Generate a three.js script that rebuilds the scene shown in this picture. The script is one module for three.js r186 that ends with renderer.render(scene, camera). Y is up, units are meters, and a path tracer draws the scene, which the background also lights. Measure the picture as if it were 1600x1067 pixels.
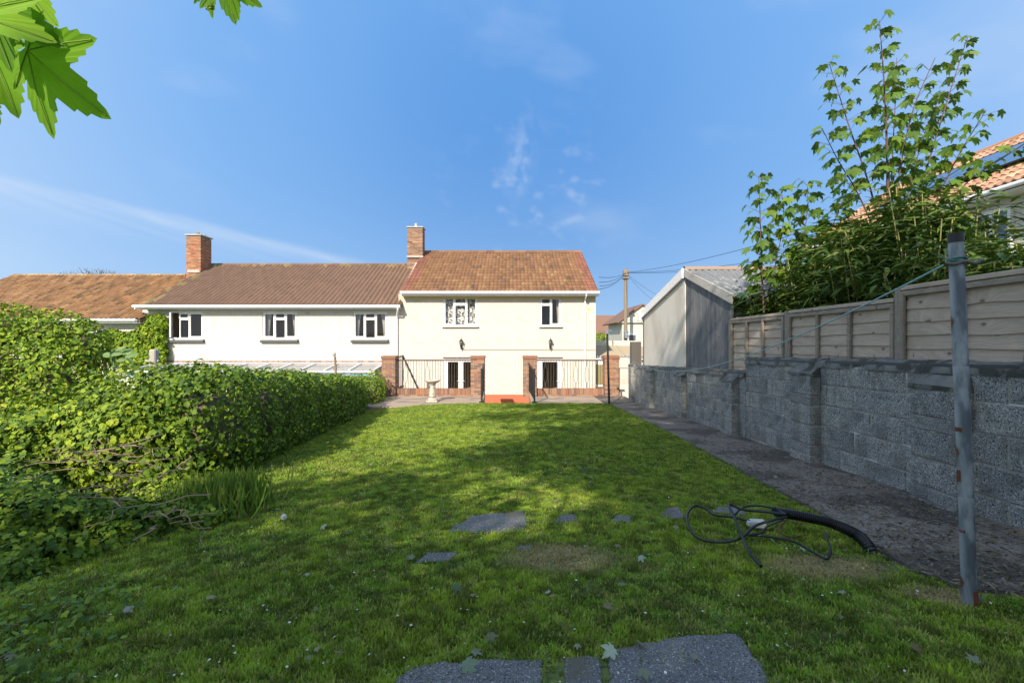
import * as THREE from 'three';
import { mergeGeometries } from 'three/addons/utils/BufferGeometryUtils.js';

// ---------------------------------------------------------------- camera, sky, sun, exposure
const E = 1.15;                                   // eye height; depth d of a point is -z
const W = 1600, H = 1067, F = 755;
const scene = new THREE.Scene();
const camera = new THREE.PerspectiveCamera(2 * Math.atan(H / 2 / F) * 180 / Math.PI, W / H, 0.05, 2000);
camera.position.set(0, E, 0);
camera.lookAt(0, E, -10);
const EXPOSURE = 1.72;
const SUN_AZ = 20 * Math.PI / 180, SUN_EL = 33 * Math.PI / 180;
const sunDir = new THREE.Vector3(-Math.sin(SUN_AZ) * Math.cos(SUN_EL), Math.sin(SUN_EL), Math.cos(SUN_AZ) * Math.cos(SUN_EL));
const sun = new THREE.DirectionalLight(new THREE.Color().setRGB(1, 0.9, 0.76), 4.0);
sun.target.position.set(0, 0, -8); sun.position.copy(sunDir).multiplyScalar(60).add(sun.target.position);
sun.castShadow = true; sun.shadow.mapSize.set(4096, 4096);
Object.assign(sun.shadow.camera, { left: -32, right: 32, top: 32, bottom: -32, near: 1, far: 160 });
scene.add(sun, sun.target);
const renderer = new THREE.WebGLRenderer({ antialias: true });
renderer.setSize(1024, 682); renderer.toneMapping = THREE.LinearToneMapping; renderer.toneMappingExposure = EXPOSURE;
renderer.shadowMap.enabled = true; renderer.shadowMap.type = THREE.PCFSoftShadowMap;

// ---------------------------------------------------------------- helpers: random, noise
let seed = 12345;
const rnd = () => { seed = (seed + 0x6d2b79f5) | 0; let t = Math.imul(seed ^ (seed >>> 15), 1 | seed); t = (t + Math.imul(t ^ (t >>> 7), 61 | t)) ^ t; return ((t ^ (t >>> 14)) >>> 0) / 4294967296; };
const rr = (a, b) => a + (b - a) * rnd();
const gauss = () => (rnd() + rnd() + rnd() - 1.5) / 0.75;
const clamp = (x, a = 0, b = 1) => Math.min(b, Math.max(a, x));
const sm = (a, b, x) => { const t = clamp((x - a) / (b - a)); return t * t * (3 - 2 * t); };
const lerp = (a, b, t) => a + (b - a) * t;
const hash = (x, y, z = 0) => { let h = Math.imul(x | 0, 374761393) + Math.imul(y | 0, 668265263) + Math.imul(z | 0, 2147483647); h = Math.imul(h ^ (h >>> 13), 1274126177); return ((h ^ (h >>> 16)) >>> 0) / 4294967296; };
const mod = (a, n) => ((a % n) + n) % n;
function vnoise(x, y, per = 0, s = 0) {            // value noise, periodic when per > 0
  const xi = Math.floor(x), yi = Math.floor(y), fx = x - xi, fy = y - yi, u = fx * fx * (3 - 2 * fx), v = fy * fy * (3 - 2 * fy);
  const h = (i, j) => hash(per ? mod(i, per) : i, per ? mod(j, per) : j, s);
  return lerp(lerp(h(xi, yi), h(xi + 1, yi), u), lerp(h(xi, yi + 1), h(xi + 1, yi + 1), u), v);
}
function fbm(x, y, per = 0, oct = 4, s = 0) { let a = 0, w = 0.5, t = 0; for (let o = 0; o < oct; o++) { a += w * vnoise(x, y, per, s + o); t += w; x *= 2; y *= 2; per *= 2; w *= 0.5; } return a / t; }
const n3 = (x, y, z, s = 0) => (vnoise(x + z * 0.71, y - z * 0.53, 0, s) + vnoise(y + x * 0.37 + 7, z - x * 0.41, 0, s + 5)) / 2;
function curve(pts) { return (x) => { if (x <= pts[0][0]) return pts[0][1]; for (let i = 1; i < pts.length; i++) if (x <= pts[i][0]) return lerp(pts[i - 1][1], pts[i][1], (x - pts[i - 1][0]) / (pts[i][0] - pts[i - 1][0])); return pts[pts.length - 1][1]; }; }
const V = (x, y, z) => new THREE.Vector3(x, y, z);
const at = (px, py, d) => V((px - W / 2) / F * d, E - (py - H / 2) / F * d, -d);   // photograph measurement at a surveyed depth -> world point

// ---------------------------------------------------------------- the sky (air and cirrus only)
{
  const w = 2048, h = 1024, data = new Float32Array(w * h * 4);
  const calm = V(0.03, 0.33, -1).normalize();
  const deep = [0.105, 0.325, 0.765], mid = [0.205, 0.455, 0.89], pale = [0.55, 0.74, 1.02], low = [0.55, 0.76, 0.95];
  const sd = sunDir.clone();
  for (let j = 0; j < h; j++) for (let i = 0; i < w; i++) {
    const az = ((i + 0.5) / w - 0.5) * 2 * Math.PI, el = ((j + 0.5) / h - 0.5) * Math.PI;
    const d = V(Math.cos(az) * Math.cos(el), Math.sin(el), Math.sin(az) * Math.cos(el));
    const g = Math.acos(clamp(d.dot(calm), -1, 1)) * 180 / Math.PI, e = Math.max(0, el * 180 / Math.PI);
    const t1 = sm(3, 36, g), t2 = sm(28, 62, g), hz = Math.exp(-e / 9);
    const c = [0, 1, 2].map((k) => { let v = lerp(lerp(deep[k], mid[k], t1), pale[k], t2 * 0.8); return lerp(v, low[k], hz * 0.75); });
    const s = clamp(d.dot(sd)), glow = 0.9 * Math.pow(s, 5);
    // cirrus: one long trail low on one side, a torn wisp in the middle, thin veils
    const A = Math.atan2(d.x, -d.z) * 180 / Math.PI; let cl = 0;
    if (d.z < 0.3 && e > 0.5) {
      const line = A < -34.6 ? lerp(12.9, 11.7, clamp((A + 47) / 12.4)) : lerp(11.7, 8.6, clamp((A + 34.6) / 18)), fall = (e - line) * 1.25;
      const nn = fbm(A * 0.25 + 40, e * 1.6 + A * 0.4, 0, 5, 3), str = fbm(A * 0.12 + 9, e * 2.4 + A * 0.62, 0, 5, 8);
      cl += sm(-1.5, 0.1, fall + (nn - 0.5) * 0.8) * sm(0.95, 0.05, fall + (nn - 0.5) * 0.8) * (0.25 + 0.75 * nn) * (0.35 + 0.9 * str) * sm(-10, -22, A) * 0.42;
      cl += sm(-4.5, 0, fall) * sm(0.4, -0.6, fall) * str * sm(-14, -30, A) * 0.3;
      const wa = A - 0.8 - (e - 20) * 0.16 + (fbm(A * .5, e * .5, 0, 3, 2) - .5) * 3, we = e - 20.5;
      cl += Math.exp(-wa * wa / 2.6) * Math.exp(-we * we / 9) * sm(0.32, 0.72, fbm(A * 0.9 + e * .35, e * 0.55 - A * .5, 0, 5, 21)) * 0.4;
      cl += sm(0.52, 0.9, fbm(A * 0.07 + e * .09, e * 0.16 - A * .02, 0, 6, 31)) * sm(1, 9, e) * 0.16;
      cl += sm(0.55, 0.85, fbm(A * 0.5 + e * .5, e * 0.7 - A * .25, 0, 5, 41)) * Math.exp(-((A - 3) ** 2) / 60) * Math.exp(-((e - 17) ** 2) / 30) * 0.28;
    }
    cl = clamp(cl, 0, 0.8);
    const o = (j * w + i) * 4;
    for (let k = 0; k < 3; k++) data[o + k] = (lerp(c[k], [0.80, 0.88, 0.98][k], cl) + glow * [1, 0.95, 0.86][k]) / EXPOSURE;
    data[o + 3] = 1;
  }
  const t = new THREE.DataTexture(data, w, h, THREE.RGBAFormat, THREE.FloatType);
  t.mapping = THREE.EquirectangularReflectionMapping; t.magFilter = t.minFilter = THREE.LinearFilter; t.needsUpdate = true;
  scene.background = t; scene.environment = t;
}

// ---------------------------------------------------------------- helpers: objects
const names = new Map(), origin = new Map();
function numbered(n) { const k = names.get(n) || 0; names.set(n, k + 1); return k ? `${n}_${String(k).padStart(3, '0')}` : n; }
function cast(o) { o.castShadow = o.receiveShadow = true; return o; }
function thing(name, label, category, p = V(0, 0, 0), group) {
  const o = new THREE.Group(); o.name = numbered(name); o.position.copy(p); o.userData = { label, category }; if (group) o.userData.group = group;
  origin.set(o, p.clone()); scene.add(o); return o;
}
function part(parent, name, geo, mat, x = 0, y = 0, z = 0, rot) {      // x, y, z are world metres
  const m = cast(new THREE.Mesh(geo, mat)); m.name = name; const p = origin.get(parent) || V(0, 0, 0);
  m.position.set(x - p.x, y - p.y, z - p.z); if (rot) m.rotation.set(...rot); origin.set(m, V(x, y, z)); parent.add(m); return m;
}
function single(name, label, category, geo, mat, x, y, z, group, rot) { const m = cast(new THREE.Mesh(geo, mat)); m.name = numbered(name); m.position.set(x, y, z); if (rot) m.rotation.set(...rot); m.userData = { label, category }; if (group) m.userData.group = group; origin.set(m, V(x, y, z)); scene.add(m); return m; }
function struct(name, geo, mat, x = 0, y = 0, z = 0) { const m = cast(new THREE.Mesh(geo, mat)); m.name = numbered(name); m.position.set(x, y, z); m.userData = { kind: 'structure' }; origin.set(m, V(x, y, z)); scene.add(m); return m; }
function stuff(m) { m.userData.kind = 'stuff'; return m; }

// geometry helpers (uv in metres)
function quads(P, faces, uvs) {                   // flat-shaded soup
  const pos = [], uv = [];
  faces.forEach((f, i) => { const t = f.length === 4 ? [0, 1, 2, 0, 2, 3] : [0, 1, 2]; for (const k of t) { pos.push(...P[f[k]]); uv.push(...(uvs ? uvs[i][k] : [0, 0])); } });
  const g = new THREE.BufferGeometry(); g.setAttribute('position', new THREE.Float32BufferAttribute(pos, 3)); g.setAttribute('uv', new THREE.Float32BufferAttribute(uv, 2)); g.computeVertexNormals(); if (!uvs) metreUV(g); return g;
}
function metreUV(g, ou = 0, ov = 0) {
  const p = g.attributes.position, n = g.attributes.normal, uv = new Float32Array(p.count * 2);
  for (let i = 0; i < p.count; i++) {
    const ax = Math.abs(n.getX(i)), ay = Math.abs(n.getY(i)), az = Math.abs(n.getZ(i)), x = p.getX(i), y = p.getY(i), z = p.getZ(i);
    const [u, v] = ay >= ax && ay >= az ? [x, z] : ax >= az ? [z, y] : [x, y]; uv[2 * i] = u + ou; uv[2 * i + 1] = v + ov;
  }
  g.setAttribute('uv', new THREE.BufferAttribute(uv, 2)); return g;
}
function cbox(w, h, d, c = 0.004, ou = 0, ov = 0, j = 0) {    // chamfered box centred on its own origin, corners jittered by j
  const a = w / 2, b = h / 2, e = d / 2, P = [], id = {}; const J = () => (j ? rr(-j, j) : 0);
  const idx = (sx, sy, sz, k) => id[`${sx}${sy}${sz}${k}`];
  for (const sx of [-1, 1]) for (const sy of [-1, 1]) for (const sz of [-1, 1]) {
    const q = [J(), J(), J()];
    [[a, b - c, e - c], [a - c, b, e - c], [a - c, b - c, e]].forEach((v, k) => { id[`${sx}${sy}${sz}${k}`] = P.length; P.push([sx * v[0] + q[0], sy * v[1] + q[1], sz * v[2] + q[2]]); });
  }
  const f = [], add = (l) => { const A = P[l[0]], B = P[l[1]], C = P[l[2]]; const n = V(B[0] - A[0], B[1] - A[1], B[2] - A[2]).cross(V(C[0] - A[0], C[1] - A[1], C[2] - A[2])); const m = l.reduce((s, i) => s.add(V(...P[i])), V(0, 0, 0)); f.push(n.dot(m) < 0 ? l.slice().reverse() : l); };
  for (const s of [-1, 1]) { add([idx(s, -1, -1, 0), idx(s, 1, -1, 0), idx(s, 1, 1, 0), idx(s, -1, 1, 0)]); add([idx(-1, s, -1, 1), idx(1, s, -1, 1), idx(1, s, 1, 1), idx(-1, s, 1, 1)]); add([idx(-1, -1, s, 2), idx(1, -1, s, 2), idx(1, 1, s, 2), idx(-1, 1, s, 2)]); }
  for (const s of [-1, 1]) for (const t of [-1, 1]) { add([idx(s, t, -1, 0), idx(s, t, 1, 0), idx(s, t, 1, 1), idx(s, t, -1, 1)]); add([idx(s, -1, t, 0), idx(s, 1, t, 0), idx(s, 1, t, 2), idx(s, -1, t, 2)]); add([idx(-1, s, t, 1), idx(1, s, t, 1), idx(1, s, t, 2), idx(-1, s, t, 2)]); }
  for (const sx of [-1, 1]) for (const sy of [-1, 1]) for (const sz of [-1, 1]) add([0, 1, 2].map((k) => idx(sx, sy, sz, k)));
  return metreUV(quads(P, f), ou, ov);
}
function moved(g, x, y, z, rx = 0, ry = 0, rz = 0) { if (rx) g.rotateX(rx); if (ry) g.rotateY(ry); if (rz) g.rotateZ(rz); return g.translate(x, y, z); }
function merge(list) { return mergeGeometries(list.map((g) => { const q = g.index ? g.toNonIndexed() : g; for (const k of Object.keys(q.attributes)) if (!['position', 'normal', 'uv', 'color'].includes(k)) q.deleteAttribute(k); return q; })); }
function tint(g, c) { const n = g.attributes.position.count, a = new Float32Array(n * 3); for (let i = 0; i < n; i++) a.set(c, 3 * i); g.setAttribute('color', new THREE.BufferAttribute(a, 3)); return g; }
function tube(pts, r, seg = 24, sides = 7, closed = false) { return new THREE.TubeGeometry(new THREE.CatmullRomCurve3(pts, closed, 'centripetal'), seg, r, sides, closed); }
function sweep(pts, rad, seg, sides) {            // tube whose radius is rad(t); uv in metres
  const c = new THREE.CatmullRomCurve3(pts, false, 'centripetal'), fr = c.computeFrenetFrames(seg), L = c.getLength(), pos = [], uv = [], ind = [];
  for (let i = 0; i <= seg; i++) { const t = i / seg, p = c.getPointAt(t), r = rad(t); for (let k = 0; k <= sides; k++) { const a = k / sides * 2 * Math.PI, q = fr.normals[i].clone().multiplyScalar(Math.cos(a) * r).addScaledVector(fr.binormals[i], Math.sin(a) * r).add(p); pos.push(q.x, q.y, q.z); uv.push(k / sides * 2 * Math.PI * 0.03, t * L); } }
  for (let i = 0; i < seg; i++) for (let k = 0; k < sides; k++) { const a = i * (sides + 1) + k, b = a + sides + 1; ind.push(a, a + 1, b, b, a + 1, b + 1); }
  const g = new THREE.BufferGeometry(); g.setAttribute('position', new THREE.Float32BufferAttribute(pos, 3)); g.setAttribute('uv', new THREE.Float32BufferAttribute(uv, 2)); g.setIndex(ind); g.computeVertexNormals(); return g;
}
function bar(a, b, w, h = w) {                    // square bar between two points
  const L = a.distanceTo(b), g = cbox(w, L, h, Math.min(w, h) * 0.12), q = new THREE.Quaternion().setFromUnitVectors(V(0, 1, 0), b.clone().sub(a).normalize());
  g.applyQuaternion(q); const m = a.clone().add(b).multiplyScalar(0.5); return g.translate(m.x, m.y, m.z);
}
function rod(a, b, r, sides = 8, r2 = r) { const L = a.distanceTo(b), g = new THREE.CylinderGeometry(r2, r, L, sides, 1), q = new THREE.Quaternion().setFromUnitVectors(V(0, 1, 0), b.clone().sub(a).normalize()); g.applyQuaternion(q); const m = a.clone().add(b).multiplyScalar(0.5); return g.translate(m.x, m.y, m.z); }

// ---------------------------------------------------------------- procedural materials
const toS = (c) => (c <= 0.0031308 ? 12.92 * c : 1.055 * Math.pow(c, 1 / 2.4) - 0.055) * 255;
function tex(n, m, fn, color = true) {            // fn(u, v) -> linear rgb or a height 0..1
  const a = new Uint8Array(n * m * 4);
  for (let j = 0; j < m; j++) for (let i = 0; i < n; i++) { const c = fn(i / n, j / m), o = 4 * (j * n + i); for (let k = 0; k < 3; k++) a[o + k] = clamp(color ? toS(clamp(c[k])) : c * 255, 0, 255); a[o + 3] = 255; }
  const t = new THREE.DataTexture(a, n, m); t.wrapS = t.wrapT = THREE.RepeatWrapping; t.magFilter = THREE.LinearFilter; t.minFilter = THREE.LinearMipmapLinearFilter; t.generateMipmaps = true; if (color) t.colorSpace = THREE.SRGBColorSpace; t.needsUpdate = true; return t;
}
const rgb = (r, g, b) => new THREE.Color().setRGB(r, g, b);
function mat(o) { const { c, size, map, bump, ...rest } = o; const m = new THREE.MeshPhysicalMaterial({ color: c ? rgb(...c) : 0xffffff, roughness: 0.9, side: THREE.DoubleSide, ...rest }); if (map) { m.map = map; map.repeat.set(1 / size, 1 / size); } if (bump) { m.bumpMap = bump; bump.repeat.set(1 / size, 1 / size); } return m; }
const mix3 = (a, b, t) => [0, 1, 2].map((k) => lerp(a[k], b[k], t));
const spk = (u, v, per, s, th) => sm(th, th + 0.12, vnoise(u * per, v * per, per, s));

// dense concrete block: pale and black aggregate in grey paste
const blockCol = (u, v) => { let c = mix3([0.17, 0.178, 0.185], [0.27, 0.275, 0.27], fbm(u * 8, v * 8, 8, 4, 1)); c = mix3(c, [0.46, 0.47, 0.46], spk(u, v, 150, 2, 0.68)); c = mix3(c, [0.05, 0.052, 0.056], spk(u, v, 128, 3, 0.66)); c = mix3(c, [0.09, 0.092, 0.085], 0.55 * sm(0.55, 0.75, fbm(u * 4, v * 4, 4, 4, 9))); return c; };
const blockH = (u, v) => clamp(0.5 + 0.5 * (vnoise(u * 150, v * 150, 150, 2) - vnoise(u * 128, v * 128, 128, 3)) + 0.3 * (fbm(u * 16, v * 16, 16, 3, 4) - 0.5));
const blockMap = tex(1024, 1024, blockCol), blockBump = tex(1024, 1024, blockH, false);
const M = {};
M.blocks = [[1.32, 1.27, 1.19], [1.12, 1.08, 1.03], [1.45, 1.38, 1.27], [1.22, 1.19, 1.14]].map((c) => mat({ c, map: blockMap, bump: blockBump, size: 0.9, bumpScale: 0.006, roughness: 0.95 }));
M.mortar = mat({ size: 0.7, map: tex(256, 256, (u, v) => mix3(mix3([0.22, 0.205, 0.178], [0.32, 0.30, 0.255], fbm(u * 10, v * 10, 10, 4, 3)), [0.6, 0.6, 0.57], 0.8 * sm(0.62, 0.75, fbm(u * 5, v * 6, 0, 4, 77)))), roughness: 1 });
M.coping = mat({ size: 0.8, map: tex(512, 512, (u, v) => mix3(mix3([0.10, 0.10, 0.094], [0.20, 0.195, 0.175], fbm(u * 12, v * 12, 12, 5, 6)), [0.05, 0.05, 0.042], sm(0.5, 0.7, fbm(u * 6, v * 6, 6, 4, 7)))), bump: tex(256, 256, (u, v) => fbm(u * 30, v * 30, 30, 4, 5), false), bumpScale: 0.012, roughness: 1 });
const pathMap = tex(1024, 1024, (u, v) => { let c = mix3([0.125, 0.10, 0.08], [0.22, 0.185, 0.152], fbm(u * 14, v * 14, 14, 5, 2)); c = mix3(c, [0.06, 0.048, 0.036], 0.85 * sm(0.5, 0.66, fbm(u * 5, v * 5, 5, 5, 11))); c = mix3(c, [0.30, 0.29, 0.27], spk(u, v, 220, 5, 0.8)); return mix3(c, [0.03, 0.025, 0.02], spk(u, v, 180, 6, 0.78)); });
M.path = mat({ size: 2.2, map: pathMap, bump: tex(512, 512, (u, v) => fbm(u * 90, v * 90, 90, 3, 5), false), bumpScale: 0.008 });
M.slab = mat({ size: 1.1, map: tex(1024, 1024, (u, v) => { let c = mix3([0.095, 0.095, 0.098], [0.165, 0.162, 0.158], fbm(u * 10, v * 10, 10, 5, 12)); c = mix3(c, [0.36, 0.36, 0.36], spk(u, v, 280, 5, 0.74)); c = mix3(c, [0.05, 0.05, 0.045], spk(u, v, 240, 8, 0.7)); return mix3(c, [0.10, 0.085, 0.05], 0.7 * sm(0.55, 0.7, fbm(u * 5, v * 5, 5, 4, 13))); }), bump: blockBump.clone(), bumpScale: 0.006 });
M.patio = mat({ size: 3, map: tex(1024, 1024, (u, v) => { let c = mix3([0.31, 0.22, 0.155], [0.42, 0.32, 0.235], fbm(u * 6, v * 6, 6, 5, 2)); c = mix3(c, [0.17, 0.135, 0.11], 0.7 * sm(0.54, 0.7, fbm(u * 4, v * 9, 0, 5, 4))); return mix3(c, [0.44, 0.4, 0.34], spk(u, v, 160, 3, 0.82)); }), bump: tex(256, 256, (u, v) => fbm(u * 40, v * 40, 40, 4, 5), false), bumpScale: 0.006 });
M.soil = mat({ size: 1.3, map: tex(1024, 1024, (u, v) => mix3(mix3([0.075, 0.11, 0.022], [0.14, 0.17, 0.04], fbm(u * 24, v * 24, 24, 4, 2)), [0.16, 0.125, 0.07], sm(0.5, 0.75, fbm(u * 9, v * 9, 9, 5, 8)))), bump: tex(256, 256, (u, v) => fbm(u * 40, v * 40, 40, 4, 9), false), bumpScale: 0.02 });
// painted brickwork: relief only, courses of 75 mm
const brickH = (u, v) => { const r = Math.floor(v * 12), x = mod(u * 4 + (r % 2) * 0.5, 1), y = mod(v * 12, 1); const e = Math.min(sm(0, 0.03, x) * sm(1, 0.97, x), sm(0, 0.1, y) * sm(1, 0.9, y)); return clamp(0.25 + 0.55 * e + 0.2 * (fbm(u * 40, v * 40, 40, 3, 4) - 0.5) + 0.12 * (hash(Math.floor(u * 4 + (r % 2) * .5), r, 3) - .5)); };
const paintBump = tex(512, 512, brickH, false);
const paintMap = (a, b, s) => tex(512, 512, (u, v) => mix3(a, b, sm(0.45, 0.8, fbm(u * 3, v * 5, 0, 5, s))));
M.cream = mat({ size: 0.9, map: paintMap([0.61, 0.572, 0.50], [0.57, 0.525, 0.445], 5), bump: paintBump, bumpScale: 0.013, roughness: 0.75 });
M.whitewall = mat({ size: 0.9, map: paintMap([0.60, 0.573, 0.53], [0.55, 0.515, 0.46], 15), bump: paintBump.clone(), bumpScale: 0.013, roughness: 0.75 });
M.plinth = mat({ c: [0.46, 0.13, 0.06], roughness: 0.7 });
M.render = mat({ size: 2.4, map: tex(512, 512, (u, v) => mix3([0.62, 0.575, 0.50], [0.50, 0.45, 0.375], sm(0.45, 0.8, fbm(u * 5, v * 2, 0, 5, 5)))), bump: tex(256, 256, (u, v) => fbm(u * 40, v * 40, 40, 4, 5), false), bumpScale: 0.004 });
M.upvc = mat({ c: [0.80, 0.80, 0.79], roughness: 0.35 });
M.soffit = mat({ c: [0.60, 0.52, 0.27], roughness: 0.7 });
M.greysoffit = mat({ c: [0.55, 0.52, 0.46], roughness: 0.7 });
M.lintel = mat({ c: [0.10, 0.095, 0.09], roughness: 0.8 });
M.glass = new THREE.MeshPhysicalMaterial({ color: 0xffffff, roughness: 0.02, transmission: 1, thickness: 0, ior: 1.5, side: THREE.DoubleSide });
M.room = mat({ c: [0.40, 0.31, 0.22] });
M.curtain = mat({ c: [0.72, 0.70, 0.66], transmission: 0.35, thickness: 0, roughness: 1 });
M.lace = mat({ size: 0.35, map: tex(256, 256, (u, v) => mix3([0.14, 0.14, 0.13], [0.62, 0.62, 0.60], sm(0.5, 0.62, fbm(u * 9, v * 9, 9, 3, 4)))), roughness: 1 });
M.verts = mat({ vertexColors: true, roughness: 0.92 });
M.ironbrown = mat({ c: [0.11, 0.052, 0.034], roughness: 0.6 });
M.irongrey = mat({ c: [0.10, 0.088, 0.075], roughness: 0.6 });
M.handgrey = mat({ c: [0.22, 0.20, 0.165], roughness: 0.7 });
M.black = mat({ c: [0.014, 0.014, 0.015], roughness: 0.5 });
M.rubber = mat({ c: [0.010, 0.011, 0.013], roughness: 0.38 });
M.cement = mat({ c: [0.5, 0.48, 0.44], size: 0.6, map: tex(128, 128, (u, v) => { const f = 0.6 + 0.5 * fbm(u * 8, v * 8, 8, 4, 3); return [f, f, f * 0.97]; }) });
M.bath = mat({ size: 0.5, map: tex(256, 256, (u, v) => mix3([0.56, 0.50, 0.41], [0.30, 0.26, 0.18], sm(0.5, 0.75, fbm(u * 6, v * 6, 6, 5, 3)))), bump: tex(128, 128, (u, v) => fbm(u * 20, v * 20, 20, 4, 4), false), bumpScale: 0.006 });
M.bricks = [[0.37, 0.155, 0.075], [0.31, 0.135, 0.075], [0.43, 0.195, 0.09], [0.26, 0.13, 0.085], [0.38, 0.21, 0.125], [0.19, 0.10, 0.075]].map((c, i) => mat({ size: 0.4, map: tex(128, 128, (u, v) => mix3(c, c.map((x) => x * 0.6 + 0.03), fbm(u * 12, v * 12, 12, 4, i + 2))), bump: blockBump, bumpScale: 0.002 }));
M.brickmortar = mat({ c: [0.30, 0.255, 0.20] });
const woodTex = (a, b, k, s) => tex(1024, 256, (u, v) => {                // grain along u, knots
  let q = v * 7 + 0.5 * (fbm(u * 5, v * 3, 0, 3, s) - 0.5) * 2, dark = 0;
  for (let i = 0; i < 7; i++) { const kx = hash(i, s, 1), ky = hash(i, s, 2), dx = mod(u - kx + 0.5, 1) - 0.5, dy = mod(v - ky + 0.5, 1) - 0.5, r = Math.hypot(dx * 12, dy * 5); q += 1.2 * Math.exp(-r * r * 2.2); dark = Math.max(dark, sm(0.22, 0.05, r)); }
  const g = vnoise(u * 14, q * 9, 0, s + 3) * 0.6 + vnoise(u * 70, q * 34, 0, s + 4) * 0.4, w = fbm(u * 6, v * 4, 0, 4, s + 9);
  return mix3(mix3(mix3(a, b, g), b, 0.5 * sm(0.5, 0.8, w)), k, dark * 0.85);
});
M.fence = [1, 2, 3, 4].map((s) => mat({ size: 1, map: woodTex([0.54, 0.435, 0.34], [0.36, 0.28, 0.212], [0.12, 0.075, 0.055], s * 17), roughness: 0.95 })); M.fence.forEach((m) => m.map.repeat.set(1 / 1.9, 1 / 0.5));
M.fencepost = mat({ size: 1, map: woodTex([0.36, 0.30, 0.235], [0.20, 0.165, 0.13], [0.10, 0.075, 0.055], 5) });
M.shedwood = [1, 2, 3, 4].map((s) => mat({ size: 1, map: woodTex([0.25, 0.248, 0.25], [0.085, 0.087, 0.09], [0.06, 0.05, 0.045], s * 29 + 1), c: [[1, 1, 1], [0.85, 0.87, 0.92], [1.05, 1, 0.93], [0.72, 0.74, 0.78]][s - 1], roughness: 0.95 })); M.shedwood.forEach((m) => m.map.repeat.set(1 / 1.7, 1 / 0.4));
M.barge = mat({ size: 1, map: woodTex([0.50, 0.46, 0.41], [0.35, 0.32, 0.28], [0.16, 0.14, 0.12], 8) });
M.corrugated = mat({ size: 2, map: tex(512, 512, (u, v) => mix3(mix3([0.11, 0.113, 0.12], [0.20, 0.203, 0.208], fbm(u * 12, v * 12, 12, 5, 3)), [0.40, 0.385, 0.35], sm(0.58, 0.7, fbm(u * 9, v * 9, 9, 5, 8)))), roughness: 0.95 });
M.galv = mat({ size: 0.6, map: tex(512, 512, (u, v) => mix3(mix3([0.10, 0.12, 0.145], [0.34, 0.37, 0.40], sm(0.25, 0.75, fbm(u * 14, v * 5, 0, 6, 3))), [0.14, 0.055, 0.025], sm(0.71, 0.76, fbm(u * 3 + 3, v * 3, 0, 4, 21)))), roughness: 0.55, metalness: 0.35 });
M.rust = mat({ c: [0.13, 0.045, 0.02], roughness: 1 });
M.bark = mat({ size: 0.6, map: tex(256, 256, (u, v) => mix3([0.13, 0.10, 0.075], [0.26, 0.22, 0.17], fbm(u * 18, v * 5, 0, 5, 3))), bump: tex(128, 128, (u, v) => fbm(u * 30, v * 8, 0, 4, 3), false), bumpScale: 0.01 });
M.redtwig = mat({ c: [0.12, 0.065, 0.055] });
M.twig = mat({ c: [0.27, 0.195, 0.125] });
M.pole = mat({ size: 0.8, map: tex(128, 256, (u, v) => mix3([0.30, 0.235, 0.17], [0.18, 0.145, 0.105], fbm(u * 20, v * 4, 0, 4, 3))) });
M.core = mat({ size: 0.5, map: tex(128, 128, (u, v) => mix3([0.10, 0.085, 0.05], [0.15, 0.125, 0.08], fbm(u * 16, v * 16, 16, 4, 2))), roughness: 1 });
const leafMat = (t = 0.35, rough = 0.55) => mat({ specularIntensity: 0.4, roughness: rough, transmission: t, thickness: 0 });
M.leaf = leafMat(0.3, 0.62); M.grass = leafMat(0.35, 0.75); M.soft = leafMat(0.42, 0.6);

// ---------------------------------------------------------------- the lie of the land
const lawnY = (x, d) => E - 1.09 - 0.054 * d - 0.021 * Math.max(0, -x - 1) ** 2 * sm(-1, 4, d) + 0.012 * (fbm(x * 1.3 + 50, d * 1.3, 0, 3, 2) - 0.5);
const wallX = (d) => 3.27 + 0.041 * d;
const pathEdge = curve([[0, 4], [2.12, 3.5], [2.3, 2.2], [2.6, 2.12], [3.84, 2.29], [7.8, 2.59], [14.6, 2.92]]);
const hedgeEdge = curve([[0, -2.3], [2.2, -2.42], [4.5, -2.8], [6.6, -3.1], [13, -4.05], [14.6, -4.4]]);
const PATIO = E - 1.96, YARD = E - 2.76, FD = 20.5, FRONT = -FD;

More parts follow.
